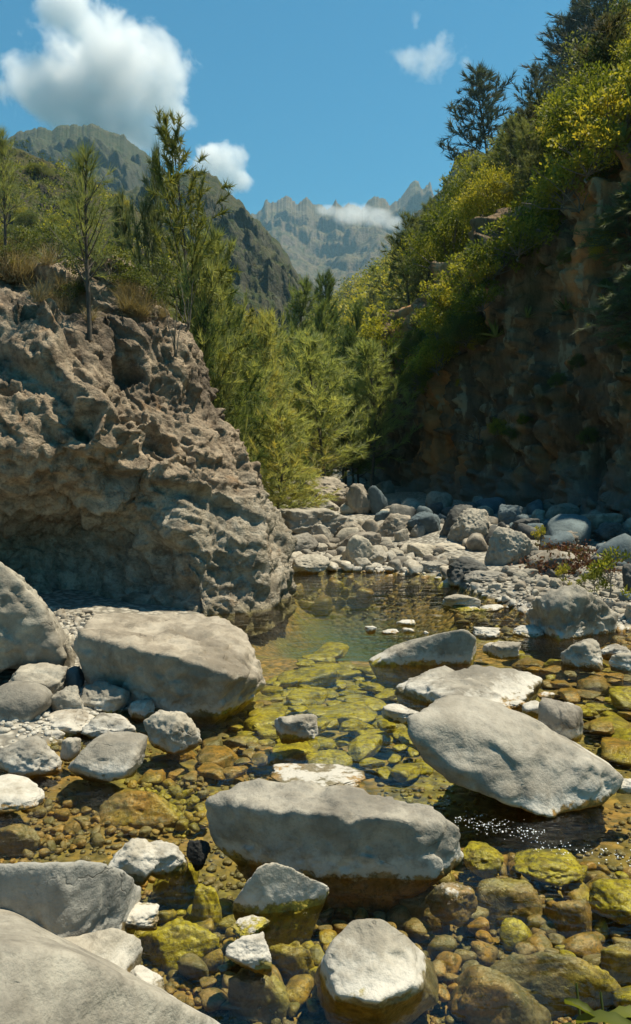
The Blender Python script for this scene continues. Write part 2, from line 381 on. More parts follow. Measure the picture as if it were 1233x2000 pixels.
cyv = np.linspace(4, 44, 520); fx = smooth_np(foot(cyv), 31); ch = np.interp(cyv, CY, CH); g0 = ground(fx, cyv)
ct = np.linspace(0, 1, 200)
lean = 1.35*np.clip(ch/6, 0, 1)
prof = np.interp(ct, [0, .06, .2, .55, .85, 1], [-.35, .05, .25, .6, .88, 1.12])
CP = np.stack([fx[None] + prof[:, None]*lean[None], np.broadcast_to(cyv[None], (200, 520)), (g0-.4)[None] + ct[:, None]*(ch+.5)[None]], -1)
nn_ = grid_normals(CP)
if nn_[100, 200, 0] > 0: nn_ = -nn_
q = CP.reshape(-1, 3); n = nn_.reshape(-1, 3)
qs = q*np.array([1, 1, .45])
disp = .8*fbm(qs*.28, 3, 51) + .42*ridged(qs*.75, 4, 61) + .16*fbm(q*2.4, 4, 71)
d1, d2, idv = worley(qs*1.3+fbm(q*1.1, 2, 3)[:, None]*.6, 24)
disp += .60*facets(qs*.9+fbm(q*.9, 2, 3)[:, None]*.4, 80) + .34*facets(q*np.array([2, 2, 1.3])+fbm(q*2, 2, 5)[:, None]*.4, 85) + .14*facets(q*4.5, 88)
disp *= np.interp(ct, [0, .05, .93, 1], [.5, 1, 1, .4]).repeat(520)*np.tile(np.clip(ch/5, 0, 1), 200)
q = q + n*disp[:, None]
def cliff_mat():
    m, nt, N, out = new_mat('cliff_rock')
    geo = nt.nodes.new('ShaderNodeNewGeometry'); pos = geo.outputs['Position']
    st = N('VectorMath', 0, {0: pos, 1: (1., 1., .28)}, operation='MULTIPLY')
    n1 = noise(N, st, 1.1, 7, .62, .3); n2 = noise(N, st, 4.5, 7, .66); n3 = noise(N, pos, 22, 5, .65)
    c = mix(N, mrange(N, n1, .38, .62), (.13, .092, .058), (.27, .18, .10))
    c = mix(N, mrange(N, n2, .45, .66, 0, .8), c, (.06, .046, .03))
    c = mix(N, mrange(N, noise(N, st, .55, 5), .53, .60, 0, .9), c, (.50, .25, .10))
    c = mix(N, mrange(N, noise(N, st, 2.6, 6), .57, .63, 0, .75), c, (.36, .30, .19))
    c = mix(N, mrange(N, noise(N, pos, .9, 4), .55, .68, 0, .6), c, (.05, .055, .02))
    low = mrange(N, mth(N, 'ADD', N('SeparateXYZ', 2, {0: pos}), mth(N, 'MULTIPLY', n1, .8)), 1.9, 1.3, 0, .8)
    c = mix(N, low, c, mix(N, n2, (.14, .13, .115), (.22, .20, .17)))
    h = mth(N, 'ADD', mth(N, 'MULTIPLY', n2, .7), mth(N, 'MULTIPLY', n3, .3))
    nt.links.new(N('BsdfPrincipled', 0, {'Base Color': c, 'Roughness': .93, 'Specular IOR Level': .25, 'Normal': N('Bump', 0, {'Strength': .8, 'Distance': .2, 'Height': h})}), out.inputs['Surface']); return m
link('cliff', mesh('cliff', q, grid_faces(200, 520), cliff_mat()), kind='structure', label='shaded dark brown cliff with rust streaks along the right bank')
CLF = q.reshape(200, 520, 3)
def on_cliff(u, v):
    Q = CLF.reshape(-1, 3); uu, vv = project(Q); d = (uu-u)**2+(vv-v)**2
    near = np.where(d < d.min()+40)[0]; return Q[near[np.argmin(Q[near, 1])]]
def soil_mat(name, c1, c2, c3, sc=.15, rockc=(.13, .115, .09)):
    m, nt, N, out = new_mat(name)
    geo = nt.nodes.new('ShaderNodeNewGeometry'); pos = geo.outputs['Position']
    n1 = noise(N, pos, sc, 8, .62); n2 = noise(N, pos, sc*6, 7, .7); n3 = noise(N, pos, sc*25, 4, .65)
    c = mix(N, mrange(N, n1, .4, .6), c1, c2); c = mix(N, mrange(N, n2, .45, .6), c, c3)
    steep = mrange(N, N('SeparateXYZ', 2, {0: geo.outputs['Normal']}), .62, .38)
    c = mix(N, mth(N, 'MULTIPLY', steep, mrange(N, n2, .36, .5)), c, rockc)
    c = mix(N, mrange(N, n3, .5, .7, 0, .6), c, tuple(x*.4 for x in c1))
    h = mth(N, 'ADD', mth(N, 'MULTIPLY', n2, .6), mth(N, 'MULTIPLY', n3, .4))
    nt.links.new(N('BsdfPrincipled', 0, {'Base Color': c, 'Roughness': .95, 'Specular IOR Level': .1, 'Normal': N('Bump', 0, {'Strength': .9, 'Distance': .5/(sc*6), 'Height': h})}), out.inputs['Surface']); return m
hy = np.concatenate([np.arange(4, 60, .4), np.geomspace(60, 420, 150)]); hr = np.concatenate([np.arange(0, 20, .35), np.geomspace(20, 160, 90)])
HY, HR = np.meshgrid(hy, hr)
leanh = 1.9*np.clip(np.interp(HY, CY, CH)/6, 0, 1)*.92
HX = foot(HY) + leanh + HR
HZ = hill_z(HX, HY) + fbm(np.stack([HX, HY, HX*0], -1).reshape(-1, 3)*.16, 4, 81).reshape(HX.shape)*np.clip(HR*.5, 0, 1.6)
link('hillside', mesh('hillside', np.stack([HX, HY, HZ], -1).reshape(-1, 3), grid_faces(*HX.shape), soil_mat('hillside_soil', (.05, .05, .02), (.08, .07, .035), (.04, .05, .015), .3)), kind='structure', label='steep green hillside rising above the right cliff')
HQ = np.stack([HX, HY, HZ], -1).reshape(-1, 3); HU, HV = project(HQ)
def on_hill(u, v):
    d = (HU-u)**2+(HV-v)**2; near = np.where(d < max(40, d.min()+5))[0]; return HQ[near[np.argmin(HQ[near, 1])]]
# ------------------------------------------------------------------ mountains
def ridge(name, label, pts, D0, D1, zb, seed, mat, amp, nc=420, nr=150, jag=.004, gul=1.):
    pts = np.array(pts, float); U = np.linspace(pts[0, 0], pts[-1, 0], nc); V = np.interp(U, pts[:, 0], pts[:, 1])
    jit = ridged(np.stack([U*.045, U*0+seed, U*0], 1), 5, seed, .6)-.35
    top = at_y(U, V, D0); top[:, 2] += jit*jag*D0
    ts = at_y(U, smooth_np(V, 61), D0)[:, 2]
    r = np.concatenate([np.linspace(-.5, -.02, 20), np.linspace(0, 1, nr)])
    P = np.zeros((len(r), nc, 3))
    for i, t in enumerate(r):
        if t >= 0:
            y = D0 + (D1-D0)*t; zt = ts + (top[:, 2]-ts)*math.exp(-9*t); z = zt + (zb-zt)*(t**.82)
        else:
            y = D0*(1 - t*.5); z = top[:, 2]*(1+1.3*t)
        P[i, :, 0] = (U-616.5)/FPX*y/cos(PITCH)*1.0; P[i, :, 1] = y; P[i, :, 2] = z
    q = P.reshape(-1, 3); s = 1/(D0*.10)
    qq = q*np.array([1, .8, .95])*s + fbm(q*s*.7, 2, seed+3)[:, None]*.5
    k = np.clip(np.abs(r), 0, .10)/.10; k = (.02+.98*k**1.5).repeat(nc)
    disp = amp*D0*k*(.6*ridged(qq, 5, seed, .55)*gul + .4*fbm(q*s*2.2, 5, seed+5) + .12*ridged(q*s*np.array([4, 4, 7]), 4, seed+9) + .22*facets(q*s*3.2, seed+2))
    nn = np.array([0, -.75, .66]); q = q + nn*disp[:, None]
    link(name, mesh(name, q, grid_faces(len(r), nc), mat), kind='structure', label=label)
    return q.reshape(len(r), nc, 3)
M_LH = soil_mat('left_hill_soil', (.065, .058, .035), (.05, .06, .02), (.08, .075, .03), .1, (.10, .085, .07))
M_MT = soil_mat('mountain_rock', (.06, .065, .033), (.042, .058, .02), (.085, .08, .042), .02, (.085, .08, .055))
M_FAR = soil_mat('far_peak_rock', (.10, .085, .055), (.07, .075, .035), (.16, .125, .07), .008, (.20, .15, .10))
LH = ridge('hill', 'dark green left hillside behind the outcrop', [(-260, 160), (-100, 225), (0, 272), (60, 294), (110, 312), (170, 338), (250, 386), (330, 452), (420, 545), (520, 650)], 130, 40, 1.5, 3, M_LH, .03, jag=.006)
ridge('mountain', 'dark ridge falling to the right behind the tall tree', [(120, 440), (200, 400), (260, 372), (330, 346), (370, 338), (405, 335), (430, 345), (445, 372), (480, 400), (500, 425), (540, 465), (565, 500), (580, 530), (605, 552), (660, 600), (720, 640)], 520, 200, 12, 5, M_MT, .055, jag=.005)
ridge('mountain', 'rugged summit below the large cloud', [(-160, 380), (-60, 330), (20, 277), (60, 257), (95, 248), (120, 253), (140, 243), (180, 240), (230, 250), (270, 275), (300, 300), (340, 345), (440, 440), (520, 520)], 1100, 480, 30, 6, M_MT, .055, jag=.006)
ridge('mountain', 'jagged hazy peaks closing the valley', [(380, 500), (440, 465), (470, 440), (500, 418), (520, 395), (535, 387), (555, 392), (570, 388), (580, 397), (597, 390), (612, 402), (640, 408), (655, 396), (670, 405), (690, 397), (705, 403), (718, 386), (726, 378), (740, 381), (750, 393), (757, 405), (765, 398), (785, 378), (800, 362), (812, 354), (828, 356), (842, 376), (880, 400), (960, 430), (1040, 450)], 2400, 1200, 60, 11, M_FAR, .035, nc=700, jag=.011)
ridge('mountain', 'bluish mountain shoulder behind the right trees', [(740, 520), (780, 455), (795, 432), (815, 410), (840, 385), (855, 370), (868, 345), (880, 310), (895, 295), (915, 290), (940, 300), (960, 290), (990, 262), (1020, 240), (1080, 200), (1150, 150), (1240, 100), (1320, 60)], 700, 430, 20, 13, M_MT, .04)
# ------------------------------------------------------------------ boulders
def planes_radius(D, Nn, d, p):
    p = p*1.5; c = np.maximum(D @ Nn.T, 1e-4)/d
    return (c**p).sum(1)**(-1/p)
def rough(P, size, seed, amp, fine=1.):
    q = P/size
    r = np.linalg.norm(P, axis=1, keepdims=True); dirn = P/(r+1e-9)
    d1, d2, idv = worley(q*2.6 + fbm(q*3, 2, seed)[:, None]*.3, seed+3)
    fw = fbm(q*2.5, 2, seed+21)[:, None]*.3
    h = .5*fbm(q*2.2, 3, seed) + .18*ridged(q*4.5, 4, seed+7)*(.4+.6*fine) + .22*fine*fbm(q*13, 4, seed+2, .6) + fine*(.75*facets(q*1.9+fw, seed+31) + .42*facets(q*4.6+fw, seed+41) + .18*facets(q*10+fw, seed+51))
    h -= .22*np.exp(-((d2-d1)/.07)**2)*(idv > .55)
    h -= .35*sstep(.42, .7, vn(q*5, seed+5))*fine
    return P + dirn*(h*amp*1.15*size)[:, None]
def unit_rock(seed, sub, p=9, nplanes=13, amp=.09, fine=1.):
    rg = np.random.default_rng(seed)
    N_ = rg.normal(size=(nplanes, 3)); N_ /= np.linalg.norm(N_, axis=1, keepdims=True)
    N_ = np.concatenate([N_, np.eye(3), -np.eye(3)]); d = np.r_[rg.uniform(.72, 1.0, nplanes), np.ones(6)]
    V, F = ico(sub)
    V = V*planes_radius(V, N_, d, p)[:, None]
    return rough(V, 1.0, seed, amp, fine), F
def hero(name, label, mat, pts, p=16, sub=6, auto=True, amp=.05, seed=1, grow=1.0, fine=1., group=None, extra=(), under=.22):
    pts = np.array([at_z(u, v, z) for u, v, z in pts])
    cx, cy_ = pts[:, 0].mean(), pts[:, 1].mean()
    add = [np.array([x+(cx-x)*under, y+(cy_-y)*under, -.25]) for x, y, z in pts] if auto else []
    P = np.array(list(pts) + list(add) + [np.array(e, float) for e in extra])
    bm = bmesh.new(); [bm.verts.new(v) for v in P]; r = bmesh.ops.convex_hull(bm, input=bm.verts)
    bm.normal_update(); c = (P.min(0)+P.max(0))/2*.5 + P.mean(0)*.5
    Ns, ds = [], []
    for f in bm.faces:
        nv = np.array(f.normal[:]); dd = nv @ (np.array(f.verts[0].co[:])-c)
        if dd < 0: nv, dd = -nv, -dd
        if all(not (nv @ m > .995 and abs(dd-e) < .02) for m, e in zip(Ns, ds)): Ns.append(nv); ds.append(max(dd, .02))
    bm.free()
    ext = (P.max(0)-P.min(0))/2; V, F = ico(sub); D = V*ext; D /= np.linalg.norm(D, axis=1, keepdims=True)
    size = float(np.prod(ext)**(1/3))
    V = D*planes_radius(D, np.array(Ns), np.array(ds), p*2.2)[:, None]*grow
    # smooth the corner folds a little, then roughen
    V = rough(V, size*1.6, seed, amp, fine)
    return link(name, mesh(name, V, F, mat), label=label, cat='rock' if name != 'boulder' else 'boulder', group=group, loc=c)
def ground_hit(u, v):
    d = ray(u, v); t = np.arange(1.2, 80, .04); P = np.array([0, 0, HC]) + d*t[:, None]
    g = np.maximum(ground(P[:, 0], P[:, 1]), 0); k = np.argmax(P[:, 2] <= g)
    return P[k] if (P[:, 2] <= g).any() else P[-1]
ROCKS = []
def boulder(u0, v0, u1, v1, label, mat=M_GREY, p=9, seed=None, dr=.8, z=None, amp=.10, sub=None, name=None, group=None, sink=.3, rot=None, fine=1., npl=13, top=None):
    seed = seed if seed is not None else int(u0*7+v0*3) % 9973
    uc = (u0+u1)/2
    hit = ground_hit(uc, v1) if z is None else at_z(uc, v1, z)
    zb = hit[2]; D0 = hit[1]
    Wd = (u1-u0)/FPX*D0; dp = Wd*dr; yc = D0 + dp*.42
    ztop = at_y(uc, v0, yc + dp*.15)[2]
    Hh = max(ztop-zb, .12*Wd) if top is None else top-zb
    name = name or ('stone' if Wd < .38 else 'boulder')
    if sub is None: sub = 5 if (u1-u0) > 45 else 4
    V, F = unit_rock(seed, sub, p, npl, amp, fine)
    rg = random.Random(seed); a = rg.uniform(0, 6.28) if rot is None else rot
    V = V @ np.array([[cos(a), -sin(a), 0], [sin(a), cos(a), 0], [0, 0, 1]]).T
    V = V/((V.max(0)-V.min(0))/2); V = V - (V.max(0)+V.min(0))/2
    full = Hh*(1+sink)
    s = np.array([Wd/2, dp/2, full/2]); c = np.array([(uc-616.5)/FPX*yc, yc, zb + Hh - full/2])
    for _ in range(4):
        Q = V*s + c; m = Q[:, 2] >= zb - .01
        if m.sum() < 10: break
        uu, vv = project(Q[m]); a0, a1, b0, b1 = uu.min(), uu.max(), vv.min(), vv.max()
        s[0] *= (u1-u0)/(a1-a0); c[0] += ((u0+u1)/2-(a0+a1)/2)/FPX*c[1]
        if top is None:
            dz = (b0-v0)/FPX*c[1]*.9; nh = max(s[2]*2 + dz, .1*Wd); c[2] += (nh-2*s[2])/2; s[2] = nh/2
        c[1] += (b1-v1)/FPX*D0/max(.12, (HC-zb)/D0)*.7
    o = link(name, mesh(name, V*s, F, mat), label=label, cat=name.replace('_', ' '), group=group, loc=c)
    ROCKS.append((c[0], c[1], max(s[0], s[1]))); return o
# --- the largest ones, from their edges
hero('boulder', 'long flat-topped grey boulder lying across the shallows, with a shaded front face', M_GREY,
     [(425, 1543, .28), (520, 1526, .30), (640, 1528, .30), (760, 1560, .28), (850, 1573, .25), (404, 1572, .23), (500, 1582, .28), (650, 1594, .28), (800, 1602, .27), (893, 1612, .19), (408, 1640, .07), (465, 1675, .01), (600, 1700, 0), (740, 1712, 0), (860, 1714, 0), (898, 1680, 0)], seed=3, p=22, amp=.06, under=.6)
hero('boulder', 'large tilted pale grey slab boulder with a broad lit face and a dark gap below', M_PALE,
     [(800, 1395, .47), (868, 1356, .47), (925, 1355, .46), (1012, 1388, .40), (1112, 1448, .28), (1192, 1498, .17), (1219, 1520, .10), (1216, 1540, .02), (1168, 1574, 0), (1090, 1594, 0), (1000, 1577, .05), (900, 1538, .12), (833, 1492, .2), (797, 1428, .40),
      (1000, 1535, -.2), (1190, 1490, -.25), (940, 1470, -.1), (1080, 1450, -.2)], seed=14, p=26, auto=False, amp=.042)
hero('boulder', 'massive brown-grey boulder with rounded top lying in front of the outcrop', M_WARM,
     [(150, 1235, .5), (180, 1200, .52), (300, 1194, .5), (430, 1206, .45), (492, 1250, .35), (134, 1255, .42), (250, 1262, .46), (350, 1285, .42), (450, 1315, .33), (514, 1325, .2), (165, 1310, .16), (240, 1352, .07), (330, 1380, 0), (420, 1385, 0), (500, 1357, 0), (519, 1335, .05)], seed=5, p=15, amp=.07, under=.4)
hero('boulder', 'tall grey boulder with a sloping right side at the left edge, below the overhang', M_GREY,
     [(-90, 1075, 1.08), (0, 1092, 1.0), (62, 1160, .75), (106, 1225, .5), (124, 1280, .3), (116, 1302, .22), (20, 1312, .2), (-120, 1320, .2), (-200, 1100, 1.0), (0, 1250, .45)], seed=6, p=14, amp=.07, auto=False,
     extra=[(-2.2, 7.0, .1), (-3.2, 7.0, .1), (-3.2, 6.6, .8), (-2.6, 6.5, .7), (-2.1, 6.3, .1)])
hero('boulder', 'huge smooth grey boulder nearest to the camera at the bottom left', M_GREY,
     [(-150, 1850, .50), (0, 1836, .50), (110, 1850, .46), (200, 1885, .38), (300, 1935, .25), (400, 1985, .10), (440, 2010, .02), (330, 2120, .02), (0, 2200, .2), (-150, 2200, .3)], seed=7, p=14, amp=.025, fine=.4, extra=[(-1.3, 2.9, .1)])
hero('boulder', 'broad pale boulder with a blue-black stain, behind the nearest bottom left boulder', M_PATCH,
     [(-150, 1690, .42), (0, 1686, .42), (120, 1680, .40), (200, 1682, .34), (255, 1710, .22), (280, 1732, .08), (225, 1790, .02), (120, 1832, .02), (0, 1860, .1), (-150, 1860, .1)], seed=8, p=16, amp=.035)
hero('boulder', 'broad low pale ledge of rock in mid-stream with a white right tip', M_PALE,
     [(770, 1335, .05), (850, 1308, .13), (930, 1298, .16), (1000, 1305, .13), (1066, 1322, .04), (1060, 1335, 0), (1000, 1390, 0), (960, 1395, 0), (880, 1360, .10), (870, 1385, 0), (765, 1350, 0)], seed=9, p=20, amp=.06, extra=[])
hero('boulder', 'long smooth whale-backed grey boulder behind the pale mid-stream ledge', M_GREY,
     [(720, 1288, .0), (770, 1258, .14), (850, 1237, .26), (910, 1228, .30), (930, 1245, .22), (933, 1272, .0), (880, 1285, 0), (800, 1297, 0), (725, 1299, 0), (850, 1262, .16)], seed=10, p=14, amp=.035, fine=.5)
hero('boulder', 'big rounded grey boulder with dimpled face on the right shore', M_GREY,
     [(1040, 1165, .36), (1080, 1143, .48), (1120, 1140, .50), (1165, 1160, .40), (1200, 1195, .2), (1200, 1218, .0), (1140, 1229, 0), (1080, 1230, 0), (1030, 1212, .02), (1021, 1195, .15), (1100, 1190, .30)], seed=12, p=4, amp=.07, under=.3, grow=1.04)
hero('boulder', 'pyramid-shaped pale boulder in front of the long flat-topped boulder', M_PALE,
     [(520, 1682, .20), (530, 1681, .20), (490, 1710, .15), (600, 1705, .14), (643, 1735, .06), (640, 1750, .0), (580, 1780, 0), (500, 1785, 0), (452, 1778, .0), (470, 1745, .08), (520, 1765, .04)], seed=15, p=22, amp=.045, under=.6)
hero('boulder', 'white-topped round stone with an amber wet skirt, lone at the bottom centre', M_PALE,
     [(690, 1797, .15), (745, 1795, .16), (800, 1830, .12), (825, 1880, .05), (815, 1925, .045), (740, 1958, .045), (660, 1940, .045), (632, 1880, .07), (650, 1835, .12)], seed=16, p=14, amp=.03, auto=False,
     extra=[at_z(610, 1920, -.12), at_z(640, 2000, -.15), at_z(760, 2040, -.2), at_z(860, 1960, -.12), at_z(850, 1890, -.1), at_z(700, 1830, -.2)])
hero('boulder', 'flat pale triangular boulder wedged between the two broad bottom left boulders', M_PALE,
     [(110, 1830, .14), (225, 1812, .15), (262, 1822, .12), (281, 1838, .07), (240, 1905, .04), (150, 1895, .10)], seed=17, p=24, amp=.03, sub=5)
# --- the rest of the foreground
B = boulder; w0 = dict(z=0.0)
B(-60, 1258, 14, 1312, 'pale rounded stone at the left frame edge under the tall grey boulder', M_PALE)
B(2, 1294, 134, 1375, 'broad grey stone with a chipped corner below the tall left boulder', M_GREY, p=12)
B(-45, 1330, 105, 1416, 'smooth egg-shaped grey boulder at the left edge', M_GREY, p=6, amp=.05, fine=.5)
B(95, 1338, 168, 1404, 'angular grey stone leaning on the egg-shaped boulder', M_GREY, p=16)
B(155, 1329, 254, 1400, 'speckled stone with a dark notch below the massive brown-grey boulder', M_GREY, p=12)
B(250, 1364, 303, 1408, 'small brown stone at the foot of the massive brown-grey boulder', M_WARM)
B(64, 1384, 206, 1442, 'long flat brownish stone below the speckled notched stone', M_WARM, p=14)
B(153, 1392, 266, 1448, 'flat grey wedge stone behind the white-rimmed oval slab', M_GREY, p=16)
B(280, 1386, 396, 1472, 'white-edged angular stone with one amber side at the waterline', M_PALE, p=18, z=0., seed=41)
B(132, 1428, 289, 1527, 'white-rimmed oval slab at the waterline, lower left', M_PALE, p=12, z=0., amp=.05, seed=12)
B(-10, 1437, 121, 1517, 'mottled grey stone left of the white-rimmed oval slab', M_GREY, p=12, z=.02)
B(117, 1440, 159, 1484, 'small round pale stone beside the white-rimmed oval slab', M_PALE, p=7, z=.03)
B(-80, 1512, 88, 1592, 'low white stone half in the water at the left edge', M_PALE, p=10, z=0., amp=.05)
B(124, 1300, 166, 1354, 'bluish stone shaded by the massive brown-grey boulder', M_BLUE)
B(120, 1238, 150, 1306, 'narrow pale stone jammed between the two largest left boulders', M_PALE)
B(86, 1425, 128, 1452, 'little flat stone above the small round pale one', M_WARM)
B(536, 1394, 622, 1447, 'white peaked stone alone in mid-stream', M_PALE, p=16, z=0., seed=77)
B(745, 1374, 822, 1413, 'pale wedge stone just left of the tilted slab', M_PALE, p=14, z=0.)
B(924, 1224, 978, 1249, 'rounded pale stone right behind the whale-backed boulder', M_PALE, z=0.)
B(952, 1251, 1018, 1287, 'domed pale stone right of the whale-backed boulder', M_PALE, p=10, z=0.)
B(942, 1254, 968, 1278, 'small dark-sided stone touching the domed pale one', M_GREY, z=0.)
B(1095, 1247, 1180, 1309, 'fractured pointed grey stone in the right shallows', M_GREY, p=18, z=0.)
B(1172, 1257, 1235, 1291, 'dark-faced grey stone behind the pair at the right edge', M_WARM, p=16, z=0.)
B(1188, 1274, 1270, 1314, 'pale round stone at the right edge of the shallows', M_PALE, z=0.)
B(1000, 1219, 1066, 1247, 'low pale stone at the left foot of the dimpled boulder', M_PALE, p=14, z=0.)
B(1078, 1217, 1144, 1248, 'white low stone in front of the dimpled boulder', M_PALE, p=14, z=0.)
B(862, 1160, 940, 1190, 'pale humped stone rising from the amber shallows', M_PALE, p=12, z=0., seed=31)
B(882, 1180, 940, 1196, 'thin pale stone in front of the humped one', M_PALE, z=0., seed=32)
B(936, 1180, 985, 1196, 'flat pale stone right of the humped one in amber shallows', M_PALE, z=0.)
B(774, 1210, 812, 1224, 'small white stone, largest of a scatter in the pool', M_PALE, z=0.)
B(712, 1222, 736, 1238, 'small white stone, leftmost of a scatter in the pool', M_PALE, z=0.)
B(786, 1226, 810, 1238, 'small white stone nearest the whale-backed boulder', M_PALE, z=0.)
B(745, 1228, 780, 1240, 'thin pale stone barely above the pool surface', M_PALE, z=0.)
B(826, 1232, 838, 1240, 'tiny white stone behind the whale-backed boulder', M_PALE, z=0.)
B(520, 1508, 716, 1562, 'white flat stone showing behind the long flat-topped boulder', M_PALE, p=16, z=0., seed=51)
B(1050, 1362, 1140, 1448, 'upright rounded buff stone behind the tilted slab', M_WARM, p=7, z=0., amp=.05)
B(1018, 1368, 1062, 1402, 'white stone left of the upright rounded one', M_PALE, z=0.)
B(1050, 1350, 1084, 1367, 'little white stone above the upright rounded one', M_PALE, z=0.)
B(1092, 1371, 1128, 1404, 'white stone half hidden by the upright rounded one', M_PALE, z=0.)
B(972, 1364, 1032, 1386, 'thin flat pale stone between ledge and tilted slab', M_PALE, z=0.)
B(1204, 1520, 1262, 1552, 'small stone at the right edge by the tip of the tilted slab', M_GREY, z=0.)
B(210, 1637, 322, 1727, 'cracked pale stone with a brown top behind the stained boulder', M_PALE, p=20, z=0., seed=61)
B(266, 1641, 368, 1712, 'pale wedge stone right of the cracked one', M_PALE, p=16, z=0., seed=62)
B(364, 1640, 412, 1694, 'glossy black wet stone by the left end of the long flat-topped boulder', M_BLACK, z=0.)
B(562, 1663, 600, 1696, 'small round grey pebble-like stone against the long flat-topped boulder', M_GREY, p=5, amp=.03, z=0.02, fine=.3)
B(595, 1690, 630, 1717, 'small bluish stone beside the round pebble-like stone', M_BLUE, z=0.)
B(-30, 1768, 106, 1848, 'lumpy stone with a small stain resting on the stained boulder', M_PATCH, p=10, z=.12)
B(208, 1762, 312, 1818, 'round stone with a white cap and amber base right of the stained boulder', M_PALE, p=10, z=0., seed=71)
B(244, 1884, 322, 1944, 'pale stone tucked against the right side of the nearest boulder', M_PALE, p=12, z=0.)
B(450, 1787, 528, 1832, 'small craggy white stone in front of the pyramid-shaped boulder', M_PALE, p=18, z=0.)
B(440, 1819, 532, 1898, 'bright white sloping stone below the small craggy one', M_PALE, p=20, z=0., seed=83)
# --- far bank, left to right
B(520, 990, 700, 1056, 'wide pale ledge boulder at the head of the pool', M_PALE, p=18, dr=1.0, sub=6, seed=91)
B(545, 1003, 602, 1048, 'dark-faced block on the left of the wide pale ledge', M_GREY, p=16)
B(600, 1022, 650, 1064, 'angular block under the wide pale ledge', M_GREY, p=18)
B(658, 1018, 716, 1055, 'pointed block at the right of the wide pale ledge', M_WARM, p=18)
B(570, 930, 690, 992, 'large brown boulder with a bright rim under the trees', M_WARM, p=10, sub=6, seed=93)
B(668, 944, 738, 1006, 'brown boulder sloping right, beside the large brown rimmed one', M_WARM, p=14)
B(606, 974, 663, 1002, 'craggy pale stone resting in front of the large brown boulder', M_PALE, p=14)
B(664, 984, 700, 1006, 'squarish pale stone below the sloping brown boulder', M_PALE, p=18)
B(719, 948, 758, 1006, 'bluish boulder in the shade at the foot of the cliff corner', M_BLUE, p=9)
B(728, 938, 772, 965, 'rounded stone on top of the bluish boulder', M_GREY)
B(658, 1038, 746, 1084, 'brown-grey boulder behind the pair of pale pool-side boulders', M_WARM, p=9)
B(662, 1044, 734, 1110, 'pale upright boulder at the far edge of the pool', M_PALE, p=16, seed=101)
B(690, 1064, 758, 1107, 'pale cracked boulder right of the upright pool-side one', M_PALE, p=18, seed=102)
B(692, 1088, 731, 1116, 'small grey stone in front of the pair of pale pool-side boulders', M_GREY)
B(534, 1040, 623, 1087, 'smooth oblong pale boulder at the left of the far bank', M_GREY, p=8, amp=.06)
B(570, 1082, 646, 1121, 'low angular pale boulder at the far waterline', M_PALE, p=18)
B(546, 1092, 574, 1112, 'small flat stone left of the low angular boulder', M_PALE)
B(729, 1002, 803, 1050, 'rounded buff boulder right of the wide pale ledge', M_WARM, p=10)
B(770, 1032, 800, 1060, 'small round stone in front of the rounded buff boulder', M_PALE)
B(800, 1023, 833, 1052, 'grey stone right of the rounded buff boulder', M_GREY)
B(758, 988, 818, 1012, 'flat pale stone behind the rounded buff boulder', M_PALE)
B(794, 998, 862, 1046, 'dark bluish boulder in shade behind the grey stone', M_BLUE, p=7)
B(730, 997, 765, 1018, 'bluish slab stone left of the flat pale stone', M_BLUE)
B(530, 1030, 560, 1054, 'grey cobble-like stone behind the smooth oblong boulder', M_GREY)
B(526, 1044, 548, 1064, 'dark little stone touching the outcrop tip', M_GREY)
B(518, 984, 546, 1014, 'shadowed brown stone at the foot of the small trees', M_WARM)
B(544, 964, 572, 986, 'brown stone among rubble under the trees', M_WARM)
B(568, 974, 612, 1002, 'pale angular stone among rubble under the trees', M_PALE, p=18)
B(610, 1060, 641, 1079, 'pale block between oblong and brown-grey boulders', M_PALE)
B(638, 1060, 660, 1076, 'small buff block left of the brown-grey boulder', M_WARM)
B(794, 1060, 856, 1094, 'pale broken boulder on the gravel spit', M_PALE, p=18)
B(845, 1060, 917, 1080, 'long flat pale bar of rock on the gravel spit', M_PALE, p=10)
B(780, 1094, 836, 1112, 'flat grey stone at the gravel spit edge', M_GREY)
B(824, 1095, 876, 1121, 'rounded grey stone at the tip of the gravel spit', M_GREY)
B(768, 1079, 792, 1097, 'small pale stone in the middle of the gravel spit', M_PALE)
B(752, 1062, 775, 1082, 'small buff stone right of the cracked pool-side boulder', M_WARM)
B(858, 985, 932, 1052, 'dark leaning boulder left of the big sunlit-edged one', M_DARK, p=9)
B(874, 992, 962, 1064, 'big boulder with a sunlit left side and shaded right side', M_GREY, p=12, sub=6)
B(944, 1028, 1054, 1105, 'big rounded grey boulder with a diagonal crack, above the right gravel', M_GREY, p=12, sub=6, seed=121)
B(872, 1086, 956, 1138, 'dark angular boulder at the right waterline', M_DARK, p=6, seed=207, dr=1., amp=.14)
B(904, 1114, 986, 1140, 'low grey slab right of the dark angular boulder', M_GREY, p=14)
B(953, 1138, 985, 1158, 'white stone at the waterline below the low grey slab', M_PALE)
B(972, 984, 1023, 1027, 'blue-grey boulder at the foot of the cliff', M_BLUE, p=8)
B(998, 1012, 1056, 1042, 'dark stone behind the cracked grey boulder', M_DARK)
B(1064, 982, 1134, 1020, 'smooth grey boulder in shade below the cliff', M_WARM, p=8)  # darker stone colour stands in for shade; the cliff's shadow misses it
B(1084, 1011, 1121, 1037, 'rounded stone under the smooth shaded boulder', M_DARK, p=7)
B(1104, 1002, 1222, 1054, 'layered rock ledge in shade at the right', M_WARM, p=18)  # ledge's shade is put in by a darker stone colour
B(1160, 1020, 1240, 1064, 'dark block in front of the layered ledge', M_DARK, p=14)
B(1213, 1008, 1270, 1062, 'grey boulder at the right edge beside the layered ledge', M_GREY)
B(1072, 1036, 1132, 1070, 'brown boulder between cracked boulder and layered ledge', M_WARM)
